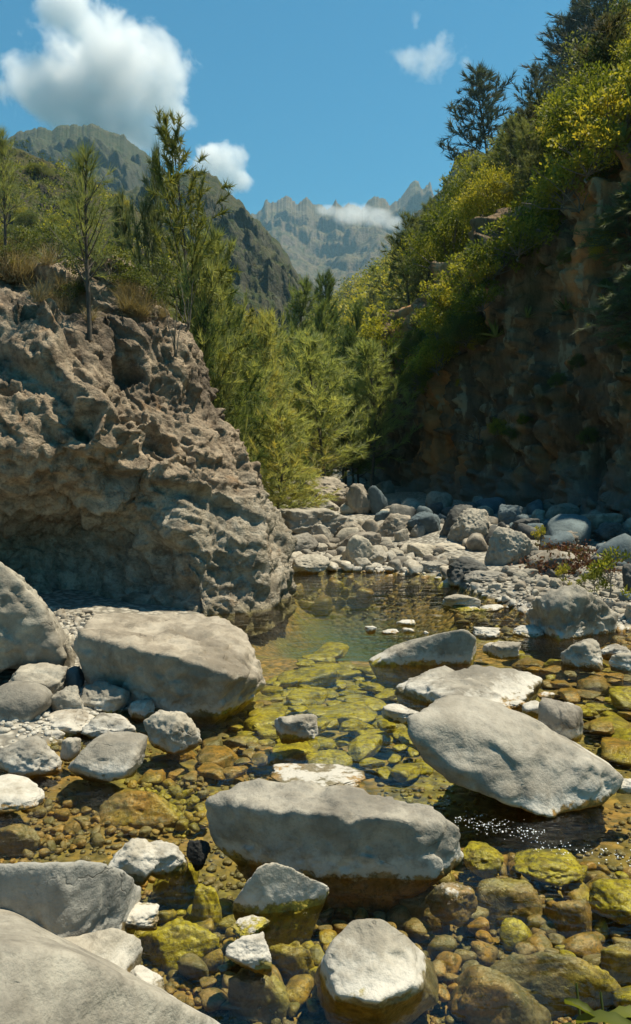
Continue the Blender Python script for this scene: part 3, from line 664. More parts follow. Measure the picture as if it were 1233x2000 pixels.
B(1028, 1074, 1152, 1112, 'low grey ledge behind the red-leaved patch', M_GREY, p=16)
B(1054, 1084, 1126, 1122, 'grey wedge stone in the middle of the red-leaved patch', M_GREY, p=16)
B(1124, 1104, 1188, 1132, 'pale flat stone right of the red-leaved patch', M_PALE)
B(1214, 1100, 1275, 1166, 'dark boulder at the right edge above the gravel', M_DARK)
B(1206, 1154, 1240, 1177, 'bluish shadowed stone below the right edge boulder', M_BLUE)
B(1218, 1176, 1268, 1222, 'grey stone at the right edge beside the dimpled boulder', M_GREY)
B(922, 969, 946, 991, 'smooth upright stone on top of the dark leaning boulder', M_GREY)
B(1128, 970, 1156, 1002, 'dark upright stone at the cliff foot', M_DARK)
B(1160, 1060, 1196, 1081, 'flat blue stone on the shaded right bank', M_BLUE)
B(1038, 994, 1066, 1016, 'pale leaning stone left of the smooth shaded boulder', M_PALE)
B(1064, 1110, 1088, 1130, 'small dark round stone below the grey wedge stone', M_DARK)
B(1018, 1110, 1052, 1130, 'pale stone at the left of the red-leaved patch', M_PALE)
B(978, 1104, 1002, 1126, 'small grey stone in front of the cracked grey boulder', M_GREY)
# --- under the water
U = dict(name='submerged_rock', amp=.09, fine=.8, sub=5, sink=.8)
B(945, 1832, 1230, 1990, 'long submerged brown slab at the lower right', M_BED, z=-.22, top=-.03, p=10, dr=.3, rot=0., **U)
B(868, 1930, 1080, 2040, 'broad submerged brown rock at the bottom right of centre', M_BED, z=-.25, top=-.05, p=12, dr=.5, **U)
B(445, 1908, 582, 2015, 'blocky submerged amber rock at the bottom left of centre', M_BED, z=-.22, top=-.05, p=16, dr=.6, **U)
B(830, 1722, 934, 1788, 'amber rock just breaking the surface beside the long flat-topped boulder', M_BED, z=-.06, top=.025, p=16, dr=.6, **U)
B(770, 1755, 885, 1815, 'submerged amber stone behind the white-topped round stone', M_BED, z=-.2, top=-.07, p=12, dr=.6, **U)
B(930, 1752, 1075, 1815, 'submerged rippled green-brown rock', M_BED, z=-.2, top=-.05, p=8, dr=.5, **U)
B(520, 1848, 622, 1930, 'submerged brown stone left of the white-topped round stone', M_BED, z=-.2, top=-.06, p=12, dr=.6, **U)
B(190, 1555, 365, 1620, 'wide orange submerged rock in the left shallows', M_BED, z=-.16, top=-.025, p=16, dr=.5, **U)
B(-20, 1620, 80, 1662, 'orange submerged rock at the left edge', M_BED, z=-.12, top=-.02, p=12, dr=.5, **U)
B(295, 1690, 390, 1770, 'yellow algae-covered rock under water beside the pale wedge stone', M_ALGA, z=-.18, top=-.04, p=9, dr=.8, **U)
B(370, 1770, 436, 1825, 'bright yellow algae-covered rock left of the small craggy stone', M_ALGA, z=-.18, top=-.01, p=8, dr=.9, **U)
B(265, 1820, 430, 1905, 'broad flat algae-tinted rock under the bottom left pool', M_ALGA, z=-.2, top=-.06, p=12, dr=.6, **U)
B(900, 1645, 985, 1705, 'yellow algae-covered slab right of the long flat-topped boulder', M_ALGA, z=-.09, top=-.03, p=16, dr=.9, **U)
B(1000, 1655, 1145, 1730, 'largest yellow algae-covered slab in the right shallows', M_ALGA, z=-.09, top=-.03, p=16, dr=.9, **U)
B(1150, 1680, 1290, 1800, 'algae-covered boulder under water at the right edge', M_ALGA, z=-.10, top=-.02, p=10, dr=1., **U)
B(1170, 1860, 1300, 1960, 'rippled brown-green submerged rock at the lower right edge', M_BED, z=-.22, top=-.04, p=9, dr=.6, **U)
B(1060, 1790, 1160, 1845, 'round submerged green-brown rock above the long slab', M_BED, z=-.2, top=-.05, p=8, dr=.7, **U)
# --- many alike: cobbles on the bed, algae stones, bank stones
rg = np.random.default_rng(4)
protos = {}
def proto(kind, k, mat, flat, sub, p=7, amp=.08):
    V, F = unit_rock(500+k*7+hash(kind) % 1, sub, p, 10, amp, .5)
    V = V/((V.max(0)-V.min(0))/2)*np.array([1, .78, flat]); return mesh(kind, V, F, mat)
def spread(n, kind, label, group, cat, mats, region, size, flat, zf, seed, sub=3, tilt=.2, gap=.8, sp=7.):
    rr = np.random.default_rng(seed); ms = [proto(kind, seed+k, mats[k % len(mats)], flat, sub, sp) for k in range(8)]
    pl = []; tries = 0; out = []
    while len(out) < n and tries < n*60:
        tries += 1
        u, v = region(rr); P = ground_hit2(u, v); s = size(rr, P)
        if any((P[0]-a)**2+(P[1]-b)**2 < (gap*(s+c))**2 for a, b, c in pl): continue
        if any((P[0]-a)**2+(P[1]-b)**2 < (c*.75+s*.2)**2 for a, b, c in ROCKS): continue
        pl.append((P[0], P[1], s)); g = float(ground(P[0], P[1]))
        o = link(kind, ms[rr.integers(8)], label=label, cat=cat, group=group, loc=(P[0], P[1], zf(g, s, rr)))
        o.scale = (s, s*rr.uniform(.75, 1.1), s*rr.uniform(.75, 1.15)); o.rotation_euler = (rr.normal()*tilt, rr.normal()*tilt, rr.uniform(0, 6.28)); out.append(o)
    return out
def ground_hit2(u, v):
    P = at_z(u, v, -.12); g = float(ground(P[0], P[1])); return at_z(u, v, max(g, -.45))
def uni(a, b, c, d): return lambda r: (r.uniform(a, b), r.uniform(c, d))
def poly_region(poly):
    poly = np.array(poly, float)
    def f(r):
        while True:
            u, v = r.uniform(poly[:, 0].min(), poly[:, 0].max()), r.uniform(poly[:, 1].min(), poly[:, 1].max())
            ins = False; j = len(poly)-1
            for i in range(len(poly)):
                if (poly[i, 1] > v) != (poly[j, 1] > v) and u < (poly[j, 0]-poly[i, 0])*(v-poly[i, 1])/(poly[j, 1]-poly[i, 1])+poly[i, 0]: ins = not ins
                j = i
            if ins: return u, v
    return f
MIDPOOL = [(530, 1330), (640, 1270), (720, 1300), (780, 1370), (800, 1430), (840, 1530), (700, 1530), (610, 1510), (540, 1500), (490, 1450), (520, 1390)]
spread(95, 'algae_stone', 'flat stone furred with yellow-green algae under the clear mid-stream water', 'algae-covered stones under the mid-stream water', 'stone', [M_ALGA],
       poly_region(MIDPOOL), lambda r, P: .05+.2*r.random()**1.6, .34, lambda g, s, r: max(g+.08*s, -.20+r.uniform(-.05, .08)), 11, 4, .06, .62, 12)
spread(45, 'algae_stone', 'flat stone furred with yellow-green algae under the clear right-hand shallows', 'algae-covered stones in the right shallows', 'stone', [M_ALGA, M_BED],
       poly_region([(1000, 1290), (1090, 1310), (1233, 1320), (1233, 1500), (1150, 1440), (1070, 1350)]), lambda r, P: r.uniform(.06, .22), .35, lambda g, s, r: max(g+.08*s, -.14+r.uniform(-.05, .05)), 12, 4, .06, .62, 12)
spread(40, 'amber_stone', 'flat amber stone under clear water below the massive brown-grey boulder', 'amber stones in the left shallows', 'stone', [M_BED],
       poly_region([(400, 1390), (520, 1385), (540, 1500), (420, 1540), (300, 1530), (300, 1480), (390, 1460)]), lambda r, P: r.uniform(.05, .15), .34, lambda g, s, r: max(g+.1*s, -.12), 13, 4, .08, .7, 12)
spread(110, 'cobble', 'rounded brown cobble under the clear water in front of the orange submerged rock', 'cobbles in the left foreground shallows', 'cobble', [M_BED, M_BED, M_BED, M_DARK, M_BLUE],
       poly_region([(0, 1590), (160, 1540), (400, 1530), (410, 1640), (360, 1640), (290, 1640), (210, 1650), (60, 1680), (0, 1680)]), lambda r, P: r.uniform(.018, .05), .6, lambda g, s, r: max(g+.3*s, -.14), 14, 3, .25, .75)
spread(150, 'cobble', 'rounded grey-brown cobble on the bed around the white-topped round stone', 'cobbles in the bottom foreground', 'cobble', [M_BED, M_BED, M_DARK, M_BLUE, M_GREY, M_BED],
       poly_region([(320, 1800), (450, 1790), (560, 1790), (640, 1760), (840, 1730), (940, 1790), (960, 1900), (880, 1990), (560, 2000), (430, 1990), (330, 1900)]), lambda r, P: r.uniform(.02, .062), .62, lambda g, s, r: max(g+.3*s, -.16), 15, 3, .25, .72)
spread(70, 'cobble', 'greenish cobble under the rippling water of the lower right', 'cobbles in the lower right shallows', 'cobble', [M_BED, M_BED, M_ALGA],
       poly_region([(900, 1690), (1233, 1730), (1233, 1990), (1100, 1990), (960, 1800)]), lambda r, P: r.uniform(.03, .08), .6, lambda g, s, r: max(g+.3*s, -.17), 16, 3, .25, .72)
spread(100, 'bank_stone', 'pale cobble on the sunlit gravel bank behind the dimpled boulder', 'cobbles on the right gravel bank', 'stone', [M_PALE, M_PALE, M_GREY, M_WARM],
       poly_region([(870, 1150), (990, 1105), (1060, 1130), (1233, 1130), (1233, 1230), (1190, 1200), (1110, 1140), (1030, 1170), (1000, 1215), (940, 1190)]), lambda r, P: r.uniform(.03, .10), .7, lambda g, s, r: g+.25*s, 17, 3, .25, .8)
spread(120, 'bank_stone', 'pale cobble on the stony far bank at the head of the pool', 'cobbles on the far bank', 'stone', [M_PALE, M_PALE, M_GREY, M_WARM],
       poly_region([(530, 1095), (560, 1050), (640, 1050), (740, 1030), (860, 1050), (950, 1085), (880, 1120), (760, 1118), (640, 1122), (560, 1118)]), lambda r, P: r.uniform(.05, .17), .7, lambda g, s, r: g+.25*s, 18, 3, .25, .8)
spread(110, 'rubble_stone', 'shaded grey cobble at the foot of the right cliff', 'cobbles below the cliff', 'stone', [M_GREY, M_DARK, M_BLUE, M_WARM],
       poly_region([(760, 962), (870, 968), (1233, 985), (1233, 1120), (1060, 1090), (1050, 1040), (950, 1060), (860, 1010)]), lambda r, P: .08+.4*r.random()**2.5, .75, lambda g, s, r: g+.2*s, 19, 3, .3, .8)
spread(60, 'rubble_stone', 'brown rubble stone under the small trees beyond the pool', 'rubble stones under the trees', 'stone', [M_WARM, M_PALE, M_GREY],
       poly_region([(515, 960), (600, 955), (620, 1000), (740, 1000), (760, 940), (700, 930), (780, 940), (800, 1000), (640, 1030), (520, 1030)]), lambda r, P: r.uniform(.08, .3), .75, lambda g, s, r: g+.2*s, 20, 3, .3, .8, 14)
spread(60, 'small_stone', 'small pale stone on the gravel beside the massive brown-grey boulder', 'small stones on the left bank', 'stone', [M_PALE, M_WARM],
       poly_region([(110, 1190), (180, 1195), (140, 1240), (130, 1300), (100, 1230)]), lambda r, P: r.uniform(.02, .06), .7, lambda g, s, r: g+.25*s, 21, 3, .25, .8)
# gravel and pebbles nobody could count
def pebbles(name, label, mat, n, region, s0, s1, seed, zoff=.2):
    rr = np.random.default_rng(seed); V0, F0 = ico(2); acc = Acc()
    pts = np.array([region(rr) for _ in range(n)]); P = np.array([ground_hit2(u, v) for u, v in pts])
    g = ground(P[:, 0], P[:, 1])
    for k in range(n):
        s = s0*(s1/s0)**(rr.random()**1.6); a = rr.uniform(0, 6.28); sc = np.array([1, rr.uniform(.6, 1), rr.uniform(.4, .75)])*s
        v = (V0 + .12*rr.normal(size=(len(V0), 3))*.6)*sc
        c_, s_ = cos(a), sin(a); v = v @ np.array([[c_, s_, 0], [-s_, c_, 0], [0, 0, 1]])
        acc.add(v + np.array([P[k, 0], P[k, 1], g[k]+zoff*s]), F0)
    link(name, acc.mesh(name, mat), label=label, kind='stuff')
pebbles('gravel', 'loose pale gravel of the right and far banks', M_PALE, 4200, lambda r: poly_region([(560, 1118), (640, 1050), (860, 1045), (990, 1100), (1420, 1100), (1420, 1225), (1010, 1222), (860, 1140), (700, 1124)])(r), .012, .05, 31)
pebbles('gravel', 'loose gravel between the left boulders', M_PALE, 900, lambda r: poly_region([(90, 1180), (200, 1195), (140, 1250), (150, 1340), (300, 1400), (280, 1440), (60, 1440), (0, 1420)])(r), .01, .035, 32)
pebbles('pebbles', 'small amber and brown pebbles covering the river bed', M_BED, 7000, lambda r: (r.uniform(-120, 1500), 1380 + 640*r.random()**.8), .008, .026, 33, .3)
# ------------------------------------------------------------------ plants
def nrmz(a): return a/(np.linalg.norm(a, axis=-1, keepdims=True)+1e-9)
def needles(acc, p, d, L, w, t, rr):
    n = len(p); side = nrmz(np.cross(d, rr.normal(size=(n, 3))))*w[:, None]/2
    tip = p + d*L[:, None]; V = np.stack([p-side, p+side, tip], 1).reshape(-1, 3)
    acc.add(V, np.arange(3*n).reshape(-1, 3), np.repeat(t, 3))
def casuarina(seed, H, R, nb=70, ns=7, nn=22, nl=.30, nw=.03, h0=.12, up=.22, taper=.62, curl=.3, spreadn=.55, wob=.04, bare=0.):
    rr = np.random.default_rng(seed); wood = Acc(); leaf = Acc()
    k = np.linspace(0, 1, 14); ph = rr.uniform(0, 6.3, 2)
    tr = np.stack([wob*H*(np.sin(k*4+ph[0])-np.sin(ph[0]))*k, wob*H*(np.sin(k*3.3+ph[1])-np.sin(ph[1]))*k, k*H*.97], 1)
    wood.add(*tube(tr, (.0095*H+.004)*(1-k)**.8+.004, 7))
    for i in range(nb):
        t = h0 + (1-h0)*((i+rr.random())/nb)**.9*.985
        base = np.array([np.interp(t, k, tr[:, j]) for j in range(3)])
        gapf = .42 + .55*(.5+.5*math.sin(t*19+ph[0]*3)) + .35*rr.random()
        ln = (R*(1-t)**taper*gapf + .05*R)
        if t < .3: ln *= .6+.4*t/.3
        az = i*2.39996 + rr.normal()*.3; el = up + .5*t + rr.normal()*.15
        d = np.array([cos(az)*cos(el), sin(az)*cos(el), sin(el)])
        s = np.linspace(0, 1, 6); b = base + d*(s*ln)[:, None] + np.array([0, 0, 1])*(curl*ln*s*s)[:, None]
        wood.add(*tube(b, (.0035*H*(1-t)+.004)*(1-s)+.0025, 4))
        bt = rr.random()
        m = max(3, int(ns*(.4+ln/R)))
        for q in np.linspace(.22+bare, 1, m):
            c = np.array([np.interp(q, s, b[:, j]) for j in range(3)]); lat = nrmz(d + rr.normal(size=3)*.65 + np.array([0, 0, .25]))
            tl = ln*.34*(1.15-.6*q)*rr.uniform(.6, 1.2) + .05*R
            u = rr.random(nn); p = c + lat*(u*tl)[:, None]
            dn = nrmz(lat*.7 + rr.normal(size=(nn, 3))*spreadn*.62 + np.array([0, 0, .18]))
            tt_ = np.clip(.30*bt + .25*rr.random() + .30*rr.random(nn) + .12*q, 0, 1)
            needles(leaf, p, dn, nl*rr.uniform(.5, 1.15, nn), np.full(nn, nw), tt_, rr)
    tp = tr[-1]; n = int(nn*1.4); dn = nrmz(rr.normal(size=(n, 3))*.3+np.array([0, 0, 1])); needles(leaf, tp + dn*.0 - np.array([0, 0, 1])*(rr.random(n)*.14*H)[:, None], dn, nl*rr.uniform(.5, 1.1, n), np.full(n, nw), rr.random(n)*.6+.2, rr)
    return wood, leaf
def leaves(acc, p, d, L, w, t, rr):
    n = len(p); sd = nrmz(np.cross(d, rr.normal(size=(n, 3))))*(w/2)[:, None]
    V = np.stack([p, p + d*(L*.5)[:, None]+sd, p+d*L[:, None], p+d*(L*.5)[:, None]-sd], 1).reshape(-1, 3)
    acc.add(V, np.arange(4*n).reshape(-1, 4), np.repeat(t, 4))
def broadleaf(seed, H, R, ncl=46, nl=110, ls=.10, trunk=.12):
    rr = np.random.default_rng(seed); wood = Acc(); leaf = Acc()
    top = np.array([0, 0, H*trunk]); k = np.linspace(0, 1, 6)
    wood.add(*tube(np.stack([.05*R*np.sin(k*4), .04*R*np.cos(k*5)-.04*R, k*H*trunk], 1), .03*H*(1-.4*k)*.8, 6))
    for i in range(ncl):
        a = rr.uniform(0, 6.283); el = math.asin(rr.uniform(-.75, 1)); rad = rr.uniform(.55, 1.05)
        c = np.array([cos(a)*cos(el)*R*rad, sin(a)*cos(el)*R*rad, H*.52 + sin(el)*H*.46*rad])
        if i % 2 == 0:
            s = np.linspace(0, 1, 5); mid = (top+c)/2 + rr.normal(size=3)*.08*R
            b = ((1-s)**2)[:, None]*top + (2*s*(1-s))[:, None]*mid + (s*s)[:, None]*c
            wood.add(*tube(b, .010*H*(1-s)+.004*H, 4))
        cr = R*rr.uniform(.20, .36); v = nrmz(rr.normal(size=(nl, 3)))*(rr.random(nl)**.4)[:, None]*cr*np.array([1, 1, .7])
        d = nrmz(v*.6/cr + rr.normal(size=(nl, 3))*.6 + np.array([0, 0, .35]))
        leaves(leaf, c+v, d, ls*rr.uniform(.7, 1.3, nl), ls*.5*rr.uniform(.7, 1.3, nl), np.clip(.42*rr.random()+.25*rr.random(nl)+.22, 0, 1), rr)
    return wood, leaf
M_BARK = plain_mat('bark', (.10, .085, .065), (.05, .042, .033), 9)
M_BARK2 = plain_mat('pale_bark', (.20, .18, .14), (.11, .095, .075), 9)
G = lambda *c: c
M_CAS = leaf_mat('casuarina_needles', [(0, G(.12, .15, .06)), (.35, G(.27, .315, .135)), (.7, G(.40, .42, .18)), (1, G(.42, .36, .11))], .5, spread=.5)
M_CASD = leaf_mat('dark_casuarina_needles', [(0, G(.03, .045, .028)), (.5, G(.065, .08, .045)), (1, G(.13, .10, .06))], .35)
M_CASG = leaf_mat('grey_green_needles', [(0, G(.08, .10, .05)), (.5, G(.16, .185, .09)), (1, G(.25, .26, .13))], .42)
M_LEAF = leaf_mat('yellow_green_leaves', [(0, G(.05, .075, .018)), (.4, G(.16, .185, .03)), (.75, G(.34, .32, .05)), (1, G(.44, .36, .05))], .48, spread=.6)
M_LEAFG = leaf_mat('mid_green_leaves', [(0, G(.04, .06, .022)), (.5, G(.10, .125, .04)), (1, G(.20, .21, .06))], .42)
M_AGAVE = leaf_mat('agave_leaves', [(0, G(.10, .14, .04)), (1, G(.24, .27, .08))], .25)
M_DRY = leaf_mat('dry_grass_blades', [(0, G(.18, .14, .075)), (1, G(.36, .29, .17))], .3)
M_RED = leaf_mat('red_leaves', [(0, G(.06, .03, .02)), (.6, G(.12, .05, .03)), (1, G(.10, .10, .04))], .3)
class Kind:
    def __init__(s, kind, cat, wl, wood_mat, leaf_mat, parts=('trunk', 'crown')):
        s.kind, s.cat, s.parts = kind, cat, parts
        s.R = float(np.percentile(np.linalg.norm(np.concatenate(wl[1].V)[:, :2], axis=1), 93)); s.w = wl[0].mesh(kind+'_'+parts[0], wood_mat) if wl[0].V else None; s.l = wl[1].mesh(kind+'_'+parts[1], leaf_mat, False)
    def put(s, P, scale, label, group=None, sz=None, rot=None, tilt=(0, 0)):
        o = link(s.kind, None, label=label, cat=s.cat, group=group, loc=P)
        o.scale = (scale, scale, sz or scale); o.rotation_euler = (tilt[0], tilt[1], random.uniform(0, 6.28) if rot is None else rot)
        if s.w: link(s.parts[0], s.w, o)
        link(s.parts[1], s.l, o); return o
random.seed(7)
CAS = [Kind('casuarina_tree', 'tree', casuarina(60+i, 6, 2.0, 62, 7, 30, .36, .026, .10+.04*i), M_BARK, M_CAS) for i in range(4)]
M_CAS2 = leaf_mat('fresh_green_needles', [(0, G(.05, .085, .035)), (.5, G(.12, .17, .065)), (1, G(.25, .29, .11))], .45, spread=.5)
CAS2 = [Kind('casuarina_tree', 'tree', casuarina(160+i, 6, 1.8, 56, 7, 28, .30, .024, .16+.05*i, up=.32, taper=.75), M_BARK, M_CAS2) for i in range(3)]
CASD = [Kind('casuarina_tree', 'tree', casuarina(70+i, 6, 2.0, 50, 7, 26, .36, .034, .16), M_BARK, M_CASD) for i in range(3)]
CASG = [Kind('casuarina_tree', 'tree', casuarina(80+i, 6, 1.8, 56, 7, 26, .38, .026, .1), M_BARK, M_CASG) for i in range(2)]
def plant_cas(kinds, u, vtop, y, hw, label, group=None, zb=None, H0=6, R0=1.6, k=None, tilt=(0, 0)):
    x = (u-616.5)/FPX*y; z0 = float(ground(x, y)) if zb is None else zb
    top = at_y(u, vtop, y)[2]; H = top-z0; R = hw/FPX*y
    kd = kinds[(k if k is not None else int(u)) % len(kinds)]
    return kd.put((x, y, z0-.05), R*1.12/kd.R, label, group, sz=H/H0, tilt=tilt)
gmid = 'feathery trees in the valley beyond the pool'
TALL = Kind('casuarina_tree', 'tree', casuarina(99, 7, 2.0, 36, 7, 44, .22, .030, .08, up=.4, taper=.6, curl=.4, spreadn=.8, wob=.03), M_BARK, leaf_mat('deep_green_needles', [(0, G(.06, .08, .03)), (.5, G(.14, .165, .05)), (1, G(.27, .26, .07))], .42))
plant_cas([TALL], 366, 245, 13.5, 100, 'tallest dark green feathery tree behind the outcrop, with a ragged leaning top', zb=.9, H0=7, R0=1.5, k=0)
plant_cas(CASG, 303, 305, 15, 48, 'slim grey-green feathery tree left of the tallest tree', zb=.9)
plant_cas(CASG, 262, 392, 17, 50, 'bushy grey-green tree behind the soft sapling', zb=.9)
plant_cas(CAS, 432, 440, 14.5, 62, 'bright green tree right of the tallest tree', zb=.9)
for i, (u, vt, y, hw) in enumerate([(410, 500, 13.6, 62), (462, 545, 15, 66), (510, 600, 17, 62), (440, 640, 14.2, 70), (500, 700, 15.5, 70), (560, 640, 22, 60), (395, 590, 13, 55), (548, 720, 19, 62),
                                    (470, 650, 20, 80), (580, 545, 34, 56), (648, 530, 36, 62), (612, 590, 31, 52), (600, 640, 26, 56), (690, 590, 34, 52), (715, 640, 29, 46), (530, 640, 24, 60), (676, 640, 27, 52),
                                    (590, 760, 21, 60), (672, 760, 24, 56), (640, 700, 26, 60), (700, 730, 25, 50), (555, 800, 18.5, 62), (620, 820, 22, 50), (690, 850, 25, 45)]):
    if i % 5 in (1, 3) or y > 27: plant_cas(CAS2, u, vt, y, hw*.85, 'deep green conical feathery tree in the thicket between outcrop and cliff', 'deep green trees in the valley', k=i)
    else: plant_cas(CAS, u, vt, y, hw, 'yellow-green feathery tree in the dense thicket between outcrop and cliff', gmid)
plant_cas(CAS, 634, 655, 20.5, 82, 'feathery tree with a thin straight trunk standing behind the large brown rimmed boulder', k=1)
plant_cas(CAS, 727, 668, 22.5, 62, 'slender tree with a bare lower trunk close to the dark cliff corner', k=3)
plant_cas(CAS, 540, 788, 14.5, 72, 'small tree whose lower branches spread over the rubble beside the outcrop tip', k=0)
plant_cas(CAS, 580, 905, 15.5, 55, 'low bright bushy sapling beside the brown rimmed boulder', k=0)
# the sapling on the outcrop
P = on_outcrop(180, 662); Hs = at_y(180, 285, P[1])[2]-P[2]
SAP = Kind('sapling', 'sapling', casuarina(41, 2.1, .62, 40, 6, 22, .19, .0045, .30, up=.6, taper=.8, curl=.35, spreadn=.35, wob=.012), M_BARK, leaf_mat('pale_needles', [(0, G(.16, .20, .09)), (1, G(.34, .36, .15))], .5))
SAP.put(tuple(P - np.array([0, 0, .05])), 1.0, 'thin young feathery tree growing alone on top of the outcrop', sz=Hs/2.1)
P = on_outcrop(8, 520); SAP.put(tuple(P), .8, 'short soft feathery sapling at the left edge on the outcrop', rot=1.)
# right hillside
LEAF = [Kind('shrub', 'shrub', broadleaf(20+i, 2.0, 1.25, 60, 190, .075), M_BARK2, M_LEAF, ('stems', 'foliage')) for i in range(4)]
LEAFB = [Kind('shrub', 'shrub', broadleaf(120+i, 1.9, 1.2, 30, 60, .15), M_BARK2, M_LEAF, ('stems', 'foliage')) for i in range(3)]
LEAFG = [Kind('shrub', 'shrub', broadleaf(30+i, 2.0, 1.2, 60, 180, .075), M_BARK2, M_LEAFG, ('stems', 'foliage')) for i in range(3)]
rr = np.random.default_rng(8); pts = []; tries = 0
while len(pts) < 225 and tries < 60000:
    tries += 1
    y = 10*(13.0**rr.random()); ch = np.interp(y, CY, CH); run = rr.random()**1.4*(7+.42*y) + (1.9*min(1, ch/6)*.95 if ch > .3 else -1.5)
    x = float(foot(y)+run); z = float(hill_z(np.array(x), np.array(y))); u, v = project([[x, y, z]])
    if not (560 < u[0] < 1310 and -120 < v[0] < 900): continue
    s = (.4+.75*rr.random()**1.5)*(1+y*.013)
    if any((x-a)**2+(y-b)**2 < (.74*(s+c))**2 for a, b, c in pts): continue
    pts.append((x, y, s))
    if rr.random() < .52: k, lab, gr = LEAF[rr.integers(4)], 'bushy yellow-green shrub on the steep hillside above the right cliff', 'yellow-green shrubs on the right hillside'
    elif rr.random() < .66: k, lab, gr = LEAFG[rr.integers(3)], 'darker green shrub among the yellow-green ones on the right hillside', 'dark green shrubs on the right hillside'
    else: k, lab, gr = CASG[rr.integers(2)], 'grey-green feathery tree rising among shrubs on the right hillside', 'feathery trees on the right hillside'
    if k.kind == 'shrub': k.put((x, y, z-.25), s, lab, gr, sz=s*rr.uniform(.9, 1.3))
    else: k.put((x, y, z-.2), s*.75, lab, gr, sz=s*.62)
def hill_tree(kinds, u, vb, vt, hw, label, group=None, k=None, y=None):
    P = on_hill(u, vb)
    top = at_y(u, vt, P[1])[2]; H = top-P[2]; kd = kinds[(k if k is not None else int(u)) % len(kinds)]
    kd.put((P[0], P[1], P[2]-.2), hw/FPX*P[1]*1.1/kd.R, label, group, sz=H/6)
hill_tree(CASD, 957, 420, 132, 74, 'lone dark reddish-tinged feathery tree standing out against the sky on the right skyline', k=0)
for u, vb, vt, hw in [(1052, 330, 130, 44), (1085, 300, 140, 50), (1118, 240, 30, 55), (1150, 200, -60, 75), (1200, 140, -150, 80), (1040, 400, 200, 40), (1010, 470, 260, 42), (1100, 190, -20, 70), (1010, 380, 215, 32), (1065, 420, 180, 60), (1180, 250, 30, 70)]:
    hill_tree(CASD, u, vb, vt, hw, 'dark feathery tree on the upper right hillside', 'dark trees on the right skyline')
for u, vb, vt, hw in [(868, 480, 350, 28), (845, 500, 385, 24), (890, 500, 360, 26), (830, 560, 400, 26), (930, 480, 330, 34)]:
    hill_tree(CASG, u, vb, vt, hw, 'pale grey-green feathery tree on the lower skyline of the right hillside', 'grey-green trees on the right skyline')
def near_bush(kinds, u, v, y, w, label, k=0):
    P = at_y(u, v, y); s = w/FPX*y/2.5; kinds[k].put((P[0], P[1], P[2]-1.1*s), s, label)
# plants rooted along the cliff brow
for i, (u, v, s) in enumerate([(1225, 262, .8), (1195, 300, .7), (1150, 345, .62), (1110, 400, .6), (1065, 455, .6), (1020, 500, .6), (975, 540, .6), (930, 575, .55), (890, 610, .55), (850, 660, .5), (820, 690, .5), (1230, 190, 1.), (790, 700, .5), (760, 680, .6), (1000, 460, .7), (1130, 300, .8), (1180, 215, .9)]):
    P = on_hill(u, v-12) if i in (11, 14, 15, 16) else on_cliff(u, v)
    LEAFB[i % 3].put((P[0]-.1, P[1]-.1, P[2]-.1), s, 'yellow-green shrub overhanging the brow of the dark cliff', 'shrubs along the cliff brow')
rr = np.random.default_rng(15)
for i in range(26):
    u = rr.uniform(770, 1240); br = np.interp(u, [760, 850, 930, 1040, 1233], [690, 660, 580, 490, 280]); v = br + (850-br)*rr.random()**1.5
    P = on_cliff(u, v); s = rr.uniform(.10, .26); k = (LEAFG[i % 3], LEAF[i % 4], LEAFG[(i+1) % 3])[i % 3]
    k.put((P[0], P[1], P[2]-.15), s, 'small green bush clinging to the shaded rock face of the right cliff', 'small bushes clinging to the cliff', tilt=(0, -.5))
for i in range(20):
    u = rr.uniform(770, 1010); br = np.interp(u, [760, 850, 930, 1040], [690, 660, 580, 490]); v = br + 10 + 95*rr.random()
    P = on_cliff(u, v); s = rr.uniform(.22, .5); k = (LEAFB[i % 3], LEAFB[(i+1) % 3], LEAFG[i % 3])[i % 3]
    k.put((P[0]-.35, P[1]-.2, P[2]-.1), s, 'leafy bright bush hanging below the brow at the left end of the cliff', 'bushes hanging below the cliff brow', tilt=(0, -.4))
# agaves
def rosette(seed, n=22, L=.6, w=.07):
    rr = np.random.default_rng(seed); A = Acc()
    for i in range(n):
        az = i*2.4; el = rr.uniform(.15, 1.35); s = np.linspace(0, 1, 6); l = L*rr.uniform(.75, 1.1)
        d = np.array([cos(az)*cos(el), sin(az)*cos(el), sin(el)]); side = np.array([-sin(az), cos(az), 0])
        c = d*(s*l)[:, None] - np.array([0, 0, 1])*(.22*l*s*s*cos(el))[:, None]; ww = w*np.array([.6, 1, .95, .7, .4, .03])/2
        V = np.concatenate([c-side*ww[:, None], c + np.array([0, 0, -.25])*ww[:, None], c+side*ww[:, None]]); m = 6
        F = [(k, k+1, k+1+m, k+m) for k in range(5)] + [(k+m, k+1+m, k+1+2*m, k+2*m) for k in range(5)]
        A.add(V, F, rr.random())
    return A
AG = [rosette(3).mesh('agave', M_AGAVE, True), rosette(5, 16, .6, .08).mesh('agave', M_AGAVE, True)]
